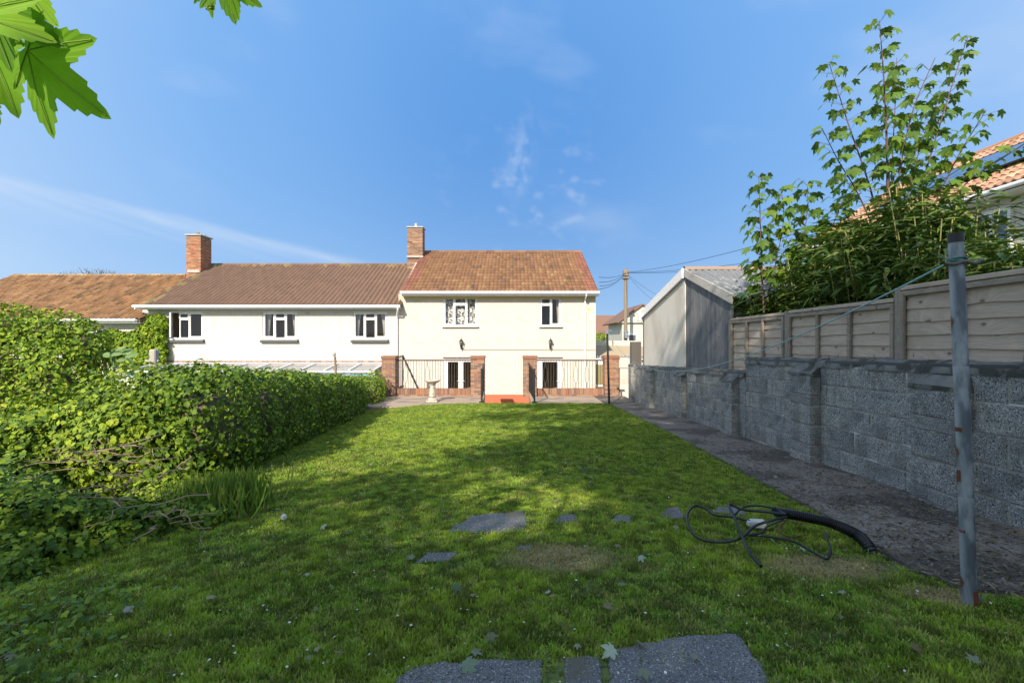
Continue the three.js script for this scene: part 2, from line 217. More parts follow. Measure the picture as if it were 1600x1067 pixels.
struct('ground', (() => { const g = new THREE.PlaneGeometry(1600, 1600); g.rotateX(-Math.PI / 2); return metreUV(g); })(), M.soil, 0, E - 3.3, -300);
function terrain(name, x0, x1, d0, d1, nx, nd, y, m, bottom = E - 3.4) {      // a slab of land with closed sides
  const pos = [], ind = [], id = (i, j) => j * (nx + 1) + i;
  for (let j = 0; j <= nd; j++) for (let i = 0; i <= nx; i++) { const d = lerp(d0, d1, j / nd), a = typeof x0 === 'function' ? x0(d) : x0, b = typeof x1 === 'function' ? x1(d) : x1, x = lerp(a, b, i / nx); pos.push(x, y(x, d), -d); }
  for (let j = 0; j < nd; j++) for (let i = 0; i < nx; i++) ind.push(id(i, j), id(i + 1, j), id(i + 1, j + 1), id(i, j), id(i + 1, j + 1), id(i, j + 1));
  const ring = []; for (let i = 0; i <= nx; i++) ring.push(id(i, 0)); for (let j = 1; j <= nd; j++) ring.push(id(nx, j)); for (let i = nx - 1; i >= 0; i--) ring.push(id(i, nd)); for (let j = nd - 1; j > 0; j--) ring.push(id(0, j));
  const base = pos.length / 3; ring.forEach((k) => pos.push(pos[3 * k], bottom, pos[3 * k + 2]));
  ring.forEach((k, n) => { const q = (n + 1) % ring.length; ind.push(k, base + n, ring[q], ring[q], base + n, base + q); });
  const g = new THREE.BufferGeometry(); g.setAttribute('position', new THREE.Float32BufferAttribute(pos, 3)); g.setIndex(ind); g.computeVertexNormals(); return struct(name, metreUV(g), m);
}
const lawn = terrain('lawn', -26, (d) => wallX(d) + 0.08, -14, 14.6, 120, 110, lawnY, M.soil);
terrain('path', pathEdge, (d) => wallX(d) + 0.05, 2.2, 17.6, 24, 90, (x, d) => lawnY(x, Math.min(d, 16.2)) + 0.012 + 0.02 * (fbm(x * 4, d * 4, 0, 3, 8) - 0.5), M.path);
terrain('raised_garden', (d) => wallX(d) + 0.2, 40, -14, 16, 20, 30, (x, d) => E - 0.42 - 0.03 * d + 0.05 * fbm(x, d), M.soil);
// patio round the stairwell, the sunken yard, steps
const stairL = -0.98, stairR = 0.62;
struct('patio', merge([[-4.7, stairL], [stairR, 2.95]].map(([a, b]) => moved(cbox(b - a, 1.2, 3.05, 0.02), (a + b) / 2, PATIO - 0.6, -(14.55 + 1.52))).concat([moved(cbox(stairR - stairL - 0.004, 1.2, 0.7, 0.02), (stairL + stairR) / 2, PATIO - 0.6, -14.9)])), M.patio);
struct('yard', metreUV(moved(new THREE.BoxGeometry(14, 0.4, 3.4), -1.5, YARD - 0.2, -19.2)), M.patio);
{ const s = thing('garden_steps', 'concrete steps going down between the brick piers towards the cream house', 'steps', V(-0.18, YARD, -16.3));
  for (let i = 0; i < 4; i++) part(s, 'step', cbox(stairR - stairL - 0.01, PATIO - YARD - 0.16 * (i + 1), 0.42, 0.015), M.patio, (stairL + stairR) / 2, YARD + (PATIO - YARD - 0.16 * (i + 1)) / 2, -(15.47 + 0.43 * i)); }
// flat stones let into the lawn
const slabPoly = [];
function slab(pxs, rough = 0.012) {
  const pts = pxs.map(([px, py]) => { let d = 3; for (let k = 0; k < 12; k++) { const y = lawnY((px - 800) / F * d, d); d = (E - y) * F / (py - H / 2); } return [(px - 800) / F * d, d]; });
  const fine = []; pts.forEach((p, i) => { const q = pts[(i + 1) % pts.length], n = 7; for (let k = 0; k < n; k++) fine.push([lerp(p[0], q[0], k / n) + rr(-rough, rough), lerp(p[1], q[1], k / n) + rr(-rough, rough)]); });
  slabPoly.push(fine); const s = new THREE.Shape(fine.map((p) => new THREE.Vector2(p[0], p[1])));
  const g = new THREE.ExtrudeGeometry(s, { depth: 0.04, bevelEnabled: true, bevelSize: 0.008, bevelThickness: 0.006, bevelSegments: 1 }); g.rotateX(-Math.PI / 2);
  const cx = pts.reduce((a, p) => a + p[0], 0) / pts.length, cd = pts.reduce((a, p) => a + p[1], 0) / pts.length;
  g.translate(-cx, 0, cd); g.rotateX(-0.054); part(lawn, 'paving_slab', g, M.slab, cx, lawnY(cx, cd) - 0.034, -cd);
}
slab([[632, 1050], [700, 1040], [842, 1034], [850, 1110], [600, 1110]]);
slab([[888, 1032], [934, 1030], [940, 1110], [884, 1110]], 0.006);
slab([[958, 1020], [1050, 1003], [1152, 993], [1198, 1062], [1190, 1110], [950, 1110]]);
slab([[700, 833], [738, 808], [818, 801], [820, 827], [770, 834]]);
slab([[867, 819], [876, 807], [898, 806], [903, 817]], 0.006); slab([[955, 816], [964, 808], [985, 809], [984, 817]], 0.006);
slab([[1034, 808], [1042, 796], [1060, 795], [1072, 809], [1060, 813]], 0.006); slab([[1116, 802], [1122, 794], [1160, 796], [1164, 806]], 0.006);
slab([[654, 880], [668, 867], [712, 866], [700, 878]], 0.006); slab([[806, 861], [812, 855], [832, 855], [828, 862]], 0.005);
const gaps = [[[0.10, 1.5], [0.205, 1.5], [0.205, 1.82], [0.11, 1.82]], [[0.305, 1.5], [0.365, 1.5], [0.36, 1.84], [0.315, 1.84]]];
const inPoly = (x, d, P) => { let c = false; for (let i = 0, j = P.length - 1; i < P.length; j = i++) if ((P[i][1] > d) !== (P[j][1] > d) && x < (P[j][0] - P[i][0]) * (d - P[i][1]) / (P[j][1] - P[i][1]) + P[i][0]) c = !c; return c; };

// ---------------------------------------------------------------- leaves, foliage volumes
function fan(out, cx = 0, cy = 0, bend = 0.15, fold = 0.1) {      // leaf blade from an outline, tip along +y, facing +z
  const pos = [], q = (x, y) => [x, y, fold * Math.abs(x) - bend * (x * x + y * y)];
  for (let i = 0; i < out.length; i++) { const a = out[i], b = out[(i + 1) % out.length]; pos.push(...q(cx, cy), ...q(...a), ...q(...b)); }
  const g = new THREE.BufferGeometry(); g.setAttribute('position', new THREE.Float32BufferAttribute(pos, 3)); g.setAttribute('uv', new THREE.Float32BufferAttribute(new Float32Array(pos.length / 3 * 2), 2)); g.computeVertexNormals(); return g;
}
const ivyGeo = fan([[0, 1], [-0.27, 0.7], [-0.52, 0.62], [-0.47, 0.36], [-0.5, 0.1], [-0.2, 0], [0, 0.07], [0.2, 0], [0.5, 0.1], [0.47, 0.36], [0.52, 0.62], [0.27, 0.7]], 0, 0.38, 0.3, 0.28);
const ovalGeo = fan([[0, 1], [-0.2, 0.72], [-0.27, 0.4], [-0.16, 0.1], [0, 0], [0.16, 0.1], [0.27, 0.4], [0.2, 0.72]], 0, 0.45, 0.22, 0.3);
const palmate = (ser) => {                        // five-lobed maple-like leaf, petiole at the origin
  const o = [], lobes = [[-100, 0.5], [-50, 0.86], [0, 1], [50, 0.86], [100, 0.5]], P = (a, r) => { const t = a * Math.PI / 180; return [Math.sin(t) * r, 0.16 + Math.cos(t) * r * 0.92]; };
  o.push([0, 0.02]); o.push(P(-142, 0.3));
  lobes.forEach(([a, r], i) => { const w = i === 0 || i === 4 ? 15 : 18; if (ser) { o.push(P(a - w * 1.15, r * 0.56), P(a - w * 0.95, r * 0.68), P(a - w * 0.72, r * 0.68), P(a - w * 0.6, r * 0.8), P(a - w * 0.36, r * 0.81), P(a - w * 0.22, r * 0.92)); } else o.push(P(a - w, r * 0.66)); o.push(P(a, r)); if (ser) o.push(P(a + w * 0.22, r * 0.92), P(a + w * 0.36, r * 0.81), P(a + w * 0.6, r * 0.8), P(a + w * 0.72, r * 0.68), P(a + w * 0.95, r * 0.68), P(a + w * 1.15, r * 0.56)); else o.push(P(a + w, r * 0.66)); if (i < 4) o.push(P(a + 25, 0.47)); });
  o.push(P(142, 0.3)); return o;
};
const mapleGeo = fan(palmate(false), 0, 0.2, 0.22, 0.14), bigMaple = fan(palmate(true), 0, 0.18, 0.16, 0.10);
const bladeGeo = fan([[0, 1], [-0.06, 0.55], [-0.055, 0.2], [0, 0], [0.055, 0.2], [0.06, 0.55]], 0, 0.4, 0.28, 0.4);
const _m = new THREE.Matrix4(), _q = new THREE.Quaternion(), _c = new THREE.Color();
function facing(n, spin) { const q = new THREE.Quaternion().setFromUnitVectors(V(0, 0, 1), n); return q.multiply(_q.clone().setFromAxisAngle(V(0, 0, 1), spin)); }
function instanced(parent, name, geo, m, list) {  // list of [position, quaternion, scale, rgb]
  const o = cast(new THREE.InstancedMesh(geo, m, list.length)), p0 = origin.get(parent) || V(0, 0, 0); o.name = name;
  list.forEach(([p, q, s, c], i) => { o.setMatrixAt(i, _m.compose(p.clone().sub(p0), q, typeof s === 'number' ? V(s, s, s) : s)); o.setColorAt(i, _c.setRGB(...c)); });
  stuff(o); parent.add(o); return o;
}
const pal = (P) => { const k = rnd() * (P.length - 1), i = Math.floor(k), c = mix3(P[i], P[i + 1], k - i), f = rr(0.8, 1.2); return c.map((x) => x * f); };
const IVY = [[0.05, 0.105, 0.014], [0.09, 0.17, 0.014], [0.15, 0.245, 0.016], [0.25, 0.33, 0.02]];
const PRIVET = [[0.08, 0.16, 0.014], [0.16, 0.27, 0.014], [0.26, 0.36, 0.018], [0.34, 0.41, 0.022]];
const BAMBOO = [[0.045, 0.10, 0.016], [0.085, 0.165, 0.022], [0.13, 0.22, 0.028], [0.26, 0.29, 0.06]];
const MAPLE = [[0.065, 0.14, 0.016], [0.11, 0.20, 0.018], [0.19, 0.28, 0.022]];
function volume(parent, lumps, n, o) {            // leaves over a union of ellipsoid lumps [x, y, z, rx, ry, rz], and the dark twiggy inside
  const { geo = ovalGeo, m = M.leaf, size = [0.04, 0.07], palette = PRIVET, rough = 0.16, deep = 0.22, floor = -99, droop = 0.3, core = 0.84, name = 'foliage', up = 0.35, pw = 2 } = o, inside = (p, q) => Math.abs((p.x - q[0]) / q[3]) ** pw + Math.abs((p.y - q[1]) / q[4]) ** pw + Math.abs((p.z - q[2]) / q[5]) ** pw;
  const w = lumps.map((l) => Math.pow(l[3] * l[4] + l[4] * l[5] + l[3] * l[5], 1)), tot = w.reduce((a, b) => a + b, 0), list = [];
  let guard = 0;
  while (list.length < n && guard++ < n * 6) {
    let r = rnd() * tot, k = 0; while (r > w[k]) r -= w[k++];
    const l = lumps[k], u = V(gauss(), gauss(), gauss()).normalize(); if (u.lengthSq() < 0.5) continue;
    u.multiplyScalar(1 / Math.pow(Math.abs(u.x) ** pw + Math.abs(u.y) ** pw + Math.abs(u.z) ** pw, 1 / pw));
    const bumpy = 1 + rough * 2 * (n3(u.x * 2.2 + l[0] * 3, u.y * 2.2 + l[1] * 3, u.z * 2.2 + l[2] * 3, 4) - 0.5) + 0.5 * rough * (n3(u.x * 7 + l[0], u.y * 7, u.z * 7 + l[2], 9) - 0.5);
    const f = bumpy * (1 - deep * rnd() * rnd()) + (rnd() < 0.04 ? rr(0, 0.12) : 0);
    const p = V(l[0] + u.x * l[3] * f, l[1] + u.y * l[4] * f, l[2] + u.z * l[5] * f);
    if (p.y < (typeof floor === 'function' ? floor(p.x, -p.z) : floor) || lumps.some((q, i) => i !== k && inside(p, q) < 0.62)) continue;
    const gp = (a) => Math.sign(a) * Math.abs(a) ** (pw - 1), nn = V(gp(u.x) / l[3], gp(u.y) / l[4], gp(u.z) / l[5]).normalize().add(V(gauss() * 0.75, gauss() * 0.65 + up, gauss() * 0.75)).normalize();
    list.push([p, facing(nn, rnd() < droop ? Math.PI + gauss() : rnd() * 6.28), rr(...size), pal(palette)]);
  }
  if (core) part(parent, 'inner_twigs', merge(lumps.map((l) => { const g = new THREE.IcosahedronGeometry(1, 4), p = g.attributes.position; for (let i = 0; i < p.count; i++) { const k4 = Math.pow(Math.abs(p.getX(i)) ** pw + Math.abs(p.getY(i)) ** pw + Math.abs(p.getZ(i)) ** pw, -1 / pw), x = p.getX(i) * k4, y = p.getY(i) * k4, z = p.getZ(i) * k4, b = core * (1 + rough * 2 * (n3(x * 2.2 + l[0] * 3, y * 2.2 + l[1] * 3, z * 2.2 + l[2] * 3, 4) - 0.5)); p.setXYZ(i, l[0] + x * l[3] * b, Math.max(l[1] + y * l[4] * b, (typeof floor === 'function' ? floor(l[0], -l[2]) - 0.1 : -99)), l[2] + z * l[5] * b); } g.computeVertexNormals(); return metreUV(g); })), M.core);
  const mixed = geo === ivyGeo ? list.filter((_, i) => i % 3 === 0) : []; if (mixed.length) { mixed.forEach((l) => { l[2] *= 0.8; }); instanced(parent, 'small_leaves', ovalGeo, m, mixed); }
  return instanced(parent, name, geo, m, mixed.length ? list.filter((_, i) => i % 3) : list);
}

// ---------------------------------------------------------------- roofs of lapped tiles (real relief, one vertex colour per tile)
function tiles(x0, x1, eave, ridge, rows, roll, rollH, color, o = {}) {   // eave and ridge are [y, depth]; rows are lapped courses
  const pos = [], col = [], per = o.per || 6, cols = Math.max(1, Math.round((x1 - x0) / roll)), sx = (x1 - x0) / cols;
  const dy = ridge[0] - eave[0], dd = ridge[1] - eave[1], L = Math.hypot(dy, dd), ny = dd / L, nz = dy / L, th = o.th || 0.028;
  const P = (x, t, h) => [x, eave[0] + dy * t + h * ny, -(eave[1] + dd * t) + h * nz];
  const prof = (f) => rollH * (o.barrel ? Math.pow(Math.max(0, Math.sin(f * Math.PI * 2 - 0.6)), 0.8) : 0.5 - 0.5 * Math.cos(f * Math.PI * 2));
  for (let r = 0; r < rows; r++) for (let c = 0; c < cols; c++) {
    const cc = color(c, r, cols, rows), sag = rr(-0.004, 0.004), off = rr(-0.006, 0.006) / L;
    for (let s = 0; s < per; s++) {
      const a = x0 + (c + s / per) * sx, b = x0 + (c + (s + 1) / per) * sx, ha = prof(s / per), hb = prof((s + 1) / per), t0 = r / rows + off, t1 = Math.min(1, (r + 1.12) / rows);
      const A = P(a, t0, ha + th + sag), B = P(b, t0, hb + th + sag), C = P(b, t1, hb), D = P(a, t1, ha), A2 = P(a, t0, ha + sag - 0.004), B2 = P(b, t0, hb + sag - 0.004);
      for (const q of [A, B, C, A, C, D, A2, B2, B, A2, B, A]) { pos.push(...q); col.push(...cc); }
    }
  }
  const g = new THREE.BufferGeometry(); g.setAttribute('position', new THREE.Float32BufferAttribute(pos, 3)); g.setAttribute('color', new THREE.Float32BufferAttribute(col, 3)); g.setAttribute('uv', new THREE.Float32BufferAttribute(new Float32Array(pos.length / 3 * 2), 2)); g.computeVertexNormals(); return g;
}
const vary = (c, f) => { const k = rr(1 - f, 1 + f); return c.map((x) => x * k); };

// ---------------------------------------------------------------- windows, bricks
function openingWall(x0, x1, y0, y1, holes, t) { const s = new THREE.Shape([[x0, y0], [x1, y0], [x1, y1], [x0, y1]].map((p) => new THREE.Vector2(...p))); for (const [a, b, c, d] of holes) s.holes.push(new THREE.Path([[a, c], [a, d], [b, d], [b, c]].map((p) => new THREE.Vector2(...p)))); const g = new THREE.ExtrudeGeometry(s, { depth: t, bevelEnabled: false }); return g.translate(0, 0, -t); }
const flat = (w, h, x, y, z) => metreUV(new THREE.PlaneGeometry(w, h).translate(x, y, z));
function sash(list, panes, x0, x1, y0, y1, z, b, t) {    // a rectangular sash: four bars and its pane
  const cx = (x0 + x1) / 2, cy = (y0 + y1) / 2;
  list.push(moved(cbox(x1 - x0, b, t, 0.006), cx, y0 + b / 2, z), moved(cbox(x1 - x0, b, t, 0.006), cx, y1 - b / 2, z), moved(cbox(b, y1 - y0 - 2 * b, t, 0.006), x0 + b / 2, cy, z), moved(cbox(b, y1 - y0 - 2 * b, t, 0.006), x1 - b / 2, cy, z));
  panes.push([cx, cy, x1 - x0 - 2 * b, y1 - y0 - 2 * b, z - 0.005]);
}
function casement(house, x0, x1, y0, y1, lights, o = {}) {  // lights: [share, 'side' | 'vent']
  const z = FRONT - 0.07, list = [], panes = [], f = 0.045, ox = (x0 + x1) / 2, oy = (y0 + y1) / 2;
  list.push(moved(cbox(x1 - x0, f, 0.07, 0.004), ox, y0 + f / 2, z), moved(cbox(x1 - x0, f, 0.07, 0.004), ox, y1 - f / 2, z), moved(cbox(f, y1 - y0 - 2 * f, 0.07, 0.004), x0 + f / 2, oy, z), moved(cbox(f, y1 - y0 - 2 * f, 0.07, 0.004), x1 - f / 2, oy, z));
  let x = x0 + f; const tot = lights.reduce((a, l) => a + l[0], 0), ww = x1 - x0 - 2 * f;
  lights.forEach(([s, kind], i) => { const w = ww * s / tot, a = x, b = x + w; x += w;
    if (kind === 'vent') { const yt = lerp(y0, y1, 0.74); sash(list, panes, a, b, yt, y1 - f, z + 0.025, 0.05, 0.075); list.push(moved(cbox(w, 0.05, 0.06, 0.004), (a + b) / 2, yt - 0.03, z)); list.push(moved(cbox(0.04, yt - y0 - f - 0.055, 0.06, 0.004), a + 0.02, (yt + y0 + f - 0.055) / 2, z), moved(cbox(0.04, yt - y0 - f - 0.055, 0.06, 0.004), b - 0.02, (yt + y0 + f - 0.055) / 2, z)); panes.push([(a + b) / 2, (yt + y0 + f - 0.055) / 2, w - 0.08, yt - y0 - f - 0.055, z - 0.005]); }
    else if (kind === 'open') { const sl = [], sp = []; sash(sl, sp, 0, w, y0 + f, y1 - f, 0, 0.055, 0.06); const g = merge(sl); g.rotateY(-0.95); g.translate(a, 0, z + 0.05); list.push(g); o.openAt = [a, z + 0.05, w]; }
    else sash(list, panes, a, b, y0 + f, y1 - f, z + 0.015, 0.055, 0.065); });
  const win = part(house, 'window', merge(list.map((g) => g.translate(-ox, -oy, -z))), M.upvc, ox, oy, z);
  for (const [cx, cy, w, h, zz] of panes) part(win, 'pane', flat(w, h, 0, 0, 0), M.glass, cx, cy, zz);
  if (o.openAt) { const [a, zz, w] = o.openAt; part(win, 'pane', flat(w - 0.11, y1 - y0 - 0.2, w / 2, 0, 0), M.glass, a, oy, zz, [0, -0.95, 0]); }
  part(win, 'sill', cbox(x1 - x0 + 0.09, 0.055, 0.17, 0.008), M.upvc, ox, y0 - 0.03, FRONT + 0.03);
  if (o.brick) part(win, 'sill_tiles', cbox(x1 - x0 + 0.12, 0.10, 0.13, 0.01), M.lintel, ox, y0 - 0.115, FRONT + 0.055);
  const cur = (a, b, m, wave, taper = 0) => { const n = 40, g = new THREE.PlaneGeometry(1, y1 - y0 - 0.06, n, 6), p = g.attributes.position; for (let i = 0; i < p.count; i++) { const u = p.getX(i) + 0.5, v = (p.getY(i) / (y1 - y0) + 0.5); const k = taper > 0 ? lerp(0.55, 1, v * v) : 1; p.setXYZ(i, lerp(a, b, taper < 0 ? 1 - (1 - u) * lerp(0.55, 1, v * v) : u * k), p.getY(i), Math.sin(u * wave) * 0.025); } g.computeVertexNormals(); part(win, 'curtain', metreUV(g), m, 0, oy, z - 0.16); };
  if (o.lace) cur(x0 + 0.06, x1 - 0.06, M.lace, 60);
  if (o.drapes) { cur(x0 + 0.06, x0 + (x1 - x0) * 0.2, M.curtain, 30, 1); cur(x1 - (x1 - x0) * 0.24, x1 - 0.06, M.curtain, 34, -1); }
  return win;
}
const brickVariants = (() => { const L = []; for (let i = 0; i < 4; i++) L.push(cbox(0.213, 0.064, 0.1025, 0.005, rnd(), rnd(), 0.0015)); return L; })();
const soldier = cbox(0.064, 0.21, 0.23, 0.005);
function ringCourse(cx, cz, y, w, dp, r, put) {    // one course of bricks round a rectangle w x dp, alternate courses turned
  const T = 0.1025, J = 0.0115, side = (len, fn) => { const n = Math.max(1, Math.round(len / 0.225)), s = len / n; for (let i = 0; i < n; i++) fn(-len / 2 + s * (i + 0.5), (s - J) / 0.213); };
  const a = r % 2 ? w : w - 2 * T - 2 * J, b = r % 2 ? dp - 2 * T - 2 * J : dp;
  for (const s of [-1, 1]) { side(a, (t, k) => put(cx + t, y, cz + s * (dp / 2 - T / 2), 0, k)); side(b, (t, k) => put(cx + s * (w / 2 - T / 2), y, cz + t, Math.PI / 2, k)); }
}
function brickPier(label, cx, d, w, top, base, group) {
  const p = thing('brick_pier', label, 'pier', V(cx, base, -d), group), n = Math.floor((top - base - 0.06) / 0.0755);
  part(p, 'mortar', cbox(w - 0.014, n * 0.0755, w - 0.014, 0.002), M.brickmortar, cx, base + n * 0.0755 / 2, -d);
  for (let r = 0; r < n; r++) ringCourse(cx, -d, base + 0.0377 + r * 0.0755, w, w, r, (x, y, z, t, k) => { const m = part(p, 'brick', brickVariants[Math.floor(rnd() * 4)], M.bricks[Math.floor(rnd() * 6)], x, y, z, [0, t, 0]); m.scale.x = k; });
  part(p, 'cap', cbox(w + 0.03, top - base - n * 0.0755, w + 0.03, 0.015), M.bricks[1], cx, (top + base + n * 0.0755) / 2, -d); return p;
}
function brickStack(parent, name, cx, cz, w, dp, y0, y1, palette) {   // far brickwork, each brick modelled, joined into one part
  const L = [tint(moved(cbox(w - 0.016, y1 - y0, dp - 0.016, 0.002), cx, (y0 + y1) / 2, cz), [0.27, 0.22, 0.17])], n = Math.floor((y1 - y0) / 0.0755);
  for (let r = 0; r < n; r++) ringCourse(cx, cz, y0 + 0.0377 + r * 0.0755, w, dp, r, (x, y, z, t, k) => { const g = brickVariants[0].clone(); g.scale(k, 1, 1); L.push(tint(moved(g, x, y, z, 0, t, 0), vary(pal(palette), 0.25))); });
  return stuff(part(parent, name, merge(L), M.verts));
}

// ---------------------------------------------------------------- the three houses
const X = (px, d = FD) => (px - 800) / F * d, Y = (py, d = FD) => E - (py - H / 2) / F * d;
function shell(h, x0, x1, holes, wallM, eaveY, ridgeY, ridgeD, base) {
  part(h, 'wall', openingWall(x0, x1, base, eaveY, holes, 0.26), wallM, 0, 0, FRONT);
  const back = -(2 * ridgeD - FD), gable = new THREE.Shape([[-FRONT + 0.262, base], [-FRONT + 0.262, eaveY - 0.02], [ridgeD, ridgeY - 0.16], [-back, eaveY - 0.02], [-back, base]].map((p) => new THREE.Vector2(p[0], p[1])));
  for (const x of [x0 + 0.25, x1 - 0.002]) { const g = new THREE.ExtrudeGeometry(gable, { depth: 0.24, bevelEnabled: false }); g.rotateY(Math.PI / 2); part(h, 'gable_wall', g, wallM, x - 0.245, 0, 0); }
  part(h, 'back_wall', metreUV(new THREE.BoxGeometry(x1 - x0 - 0.02, eaveY - base, 0.2)), wallM, (x0 + x1) / 2, (eaveY + base) / 2, back);
  part(h, 'ceiling', metreUV(new THREE.BoxGeometry(x1 - x0 - 0.6, 0.1, -back - 21.3)), M.room, (x0 + x1) / 2, eaveY - 0.12, (FRONT + back) / 2);
  part(h, 'upper_floor', metreUV(new THREE.BoxGeometry(x1 - x0 - 0.6, 0.2, -back - 21.3)), M.room, (x0 + x1) / 2, E - 0.35, (FRONT + back) / 2);
  part(h, 'room_partition', metreUV(new THREE.BoxGeometry(x1 - x0 - 0.6, eaveY - base - 0.2, 0.1)), M.room, (x0 + x1) / 2, (eaveY + base) / 2 - 0.1, FRONT - 1.9);
}
function roofBody(roof, x0, x1, eave, ridge, m) { // deck below the tiles, back slope, closed underside
  const b = [2 * ridge[1] - eave[1], eave[0]], s = new THREE.Shape([[eave[1] + 0.03, eave[0] - 0.03], [ridge[1], ridge[0] - 0.02], [b[0], b[1]], [b[0], b[1] - 0.14], [ridge[1], ridge[0] - 0.18], [eave[1] + 0.03, eave[0] - 0.16]].map((p) => new THREE.Vector2(...p)));
  const g = new THREE.ExtrudeGeometry(s, { depth: x1 - x0 - 0.04, bevelEnabled: false }); g.rotateY(Math.PI / 2); part(roof, 'roof_deck', g, m, x0 + 0.02, 0, 0);
}
M.deck = mat({ c: [0.20, 0.12, 0.08] });
function ridgeTiles(roof, x0, x1, y, d, cols, len = 0.42) { const n = Math.round((x1 - x0) / len), L = []; for (let i = 0; i < n; i++) { const g = new THREE.CylinderGeometry(0.125 + rr(0, 0.006), 0.12, (x1 - x0) / n - 0.012, 10, 1, false, 0, Math.PI); g.rotateZ(Math.PI / 2); L.push(tint(g.translate(lerp(x0, x1, (i + 0.5) / n), y - 0.05 + rr(-0.006, 0.006), -d), vary(pal(cols), 0.15))); } stuff(part(roof, 'ridge_tiles', merge(L), M.verts)); }
function gutter(h, x0, x1, y, d, fasciaH = 0.15) {
  const g = new THREE.CylinderGeometry(0.06, 0.06, x1 - x0, 10, 1, true, Math.PI, Math.PI); g.rotateZ(Math.PI / 2); const gg = new THREE.CylinderGeometry(0.055, 0.055, x1 - x0 - 0.01, 10, 1, true, Math.PI, Math.PI); gg.rotateZ(Math.PI / 2);
  const t = merge([g, gg]); t.rotateX(-Math.PI / 2); t.rotateX(0); part(h, 'gutter', t, M.upvc, (x0 + x1) / 2, y, -(d - 0.07));
  part(h, 'fascia', cbox(x1 - x0, fasciaH, 0.02, 0.003), M.upvc, (x0 + x1) / 2, y - 0.05, -(d + 0.012));
}
const RUSSET = [[0.19, 0.094, 0.042], [0.22, 0.108, 0.047], [0.20, 0.098, 0.043], [0.235, 0.122, 0.054]];
{ // the cream end house
  const h = thing('terraced_house', 'cream painted brick house with russet tiled roof and orange plinth beyond the patio', 'house', V(-0.5, YARD, FRONT));
  const x0 = X(622.5), x1 = X(931), eY = Y(459), rD = 25.1, rY = Y(394, rD);
  const w1 = [X(692), X(746), Y(509), Y(463.5)], w2 = [X(843.5), X(877), Y(509), Y(464)], d1 = [X(693), X(747), YARD + 0.03, Y(559)], d2 = [X(841), X(878), YARD + 0.03, Y(559)];
  shell(h, x0, x1, [w1, w2, d1, d2], M.cream, eY, rY, rD, YARD - 0.3);
  casement(h, ...w1, [[1, 'side'], [1.15, 'vent'], [1, 'side']], { lace: true });
  casement(h, ...w2, [[1.1, 'vent'], [1, 'side']], { lace: false, drapes: true });
  for (const [a, b, c, e, two] of [[...d1, true], [...d2, false]]) {
    const list = [], panes = [], z = FRONT - 0.06; list.push(moved(cbox(0.07, e - c, 0.08, 0.004), a + 0.035, (c + e) / 2, z), moved(cbox(0.07, e - c, 0.08, 0.004), b - 0.035, (c + e) / 2, z), moved(cbox(b - a - 0.14, 0.07, 0.08, 0.004), (a + b) / 2, e - 0.035, z));
    const door = part(h, 'door_frame', merge(list), M.upvc);
    const leaves = two ? [[a + 0.075, (a + b) / 2 - 0.003], [(a + b) / 2 + 0.003, b - 0.075]] : [[a + 0.075, b - 0.075]];
    leaves.forEach(([l, r], i) => { const sl = [], sp = []; sash(sl, sp, l, r, c + 0.02, e - 0.075, z + 0.02, 0.1, 0.06); const leaf = part(h, 'door', merge(sl), M.upvc); for (const [cx, cy, w, hh, zz] of sp) part(leaf, 'pane', flat(w, hh, 0, 0, 0), M.glass, cx, cy, zz);
      const hx = two ? (i ? l + 0.05 : r - 0.05) : r - 0.05; part(leaf, 'handle', merge([cbox(0.028, 0.2, 0.012, 0.003), moved(cbox(0.12, 0.022, 0.02, 0.004), two && !i ? -0.05 : two ? 0.05 : -0.05, 0.03, 0.045), moved(cbox(0.02, 0.02, 0.04, 0.003), 0, 0.03, 0.025)]), M.upvc, hx, c + 1.02, z + 0.058); });
    part(h, 'door_drip', cbox(b - a + 0.06, 0.025, 0.07, 0.004), M.irongrey, (a + b) / 2, e + 0.016, FRONT + 0.03);
  }
  for (const [a, b] of [[x0 + 0.01, d1[0]], [d1[1], d2[0]], [d2[1], x1 - 0.01]]) part(h, 'plinth', cbox(b - a - 0.004, 0.66, 0.03, 0.006), M.plinth, (a + b) / 2, YARD + 0.18, FRONT + 0.012);
  const ea = [Y(457, 20.12) + 0.02, 20.12], ri = [rY, rD], rx0 = X(626, 20.12), rx1 = X(936, 20.12), roof = part(h, 'roof', tiles(rx0, rx1, ea, ri, 15, 0.17, 0.042, (c, r, n) => (c < 2 || c >= n - 2 || ((c === 2 || c === n - 3) && rnd() < 0.4)) ? vary([0.235, 0.092, 0.055], 0.2) : (rnd() < 0.06 ? vary([0.26, 0.15, 0.065], 0.2) : rnd() < 0.04 ? vary([0.13, 0.075, 0.045], 0.2) : vary(pal(RUSSET), 0.05))), M.verts); stuff(roof);
  roofBody(roof, rx0, rx1, ea, ri, M.deck); ridgeTiles(roof, X(660, rD), rx1, rY + 0.02, rD, RUSSET);
  gutter(h, rx0 - 0.01, rx1 + 0.01, ea[0] - 0.03, 20.12);
  part(h, 'soffit', cbox(rx1 - rx0 - 0.02, 0.02, 0.36, 0.003), M.soffit, (rx0 + rx1) / 2, ea[0] - 0.145, -20.315);
  part(h, 'eaves_band', cbox(x1 - x0 - 0.02, 0.10, 0.012, 0.003), M.soffit, (x0 + x1) / 2, ea[0] - 0.21, FRONT + 0.007);
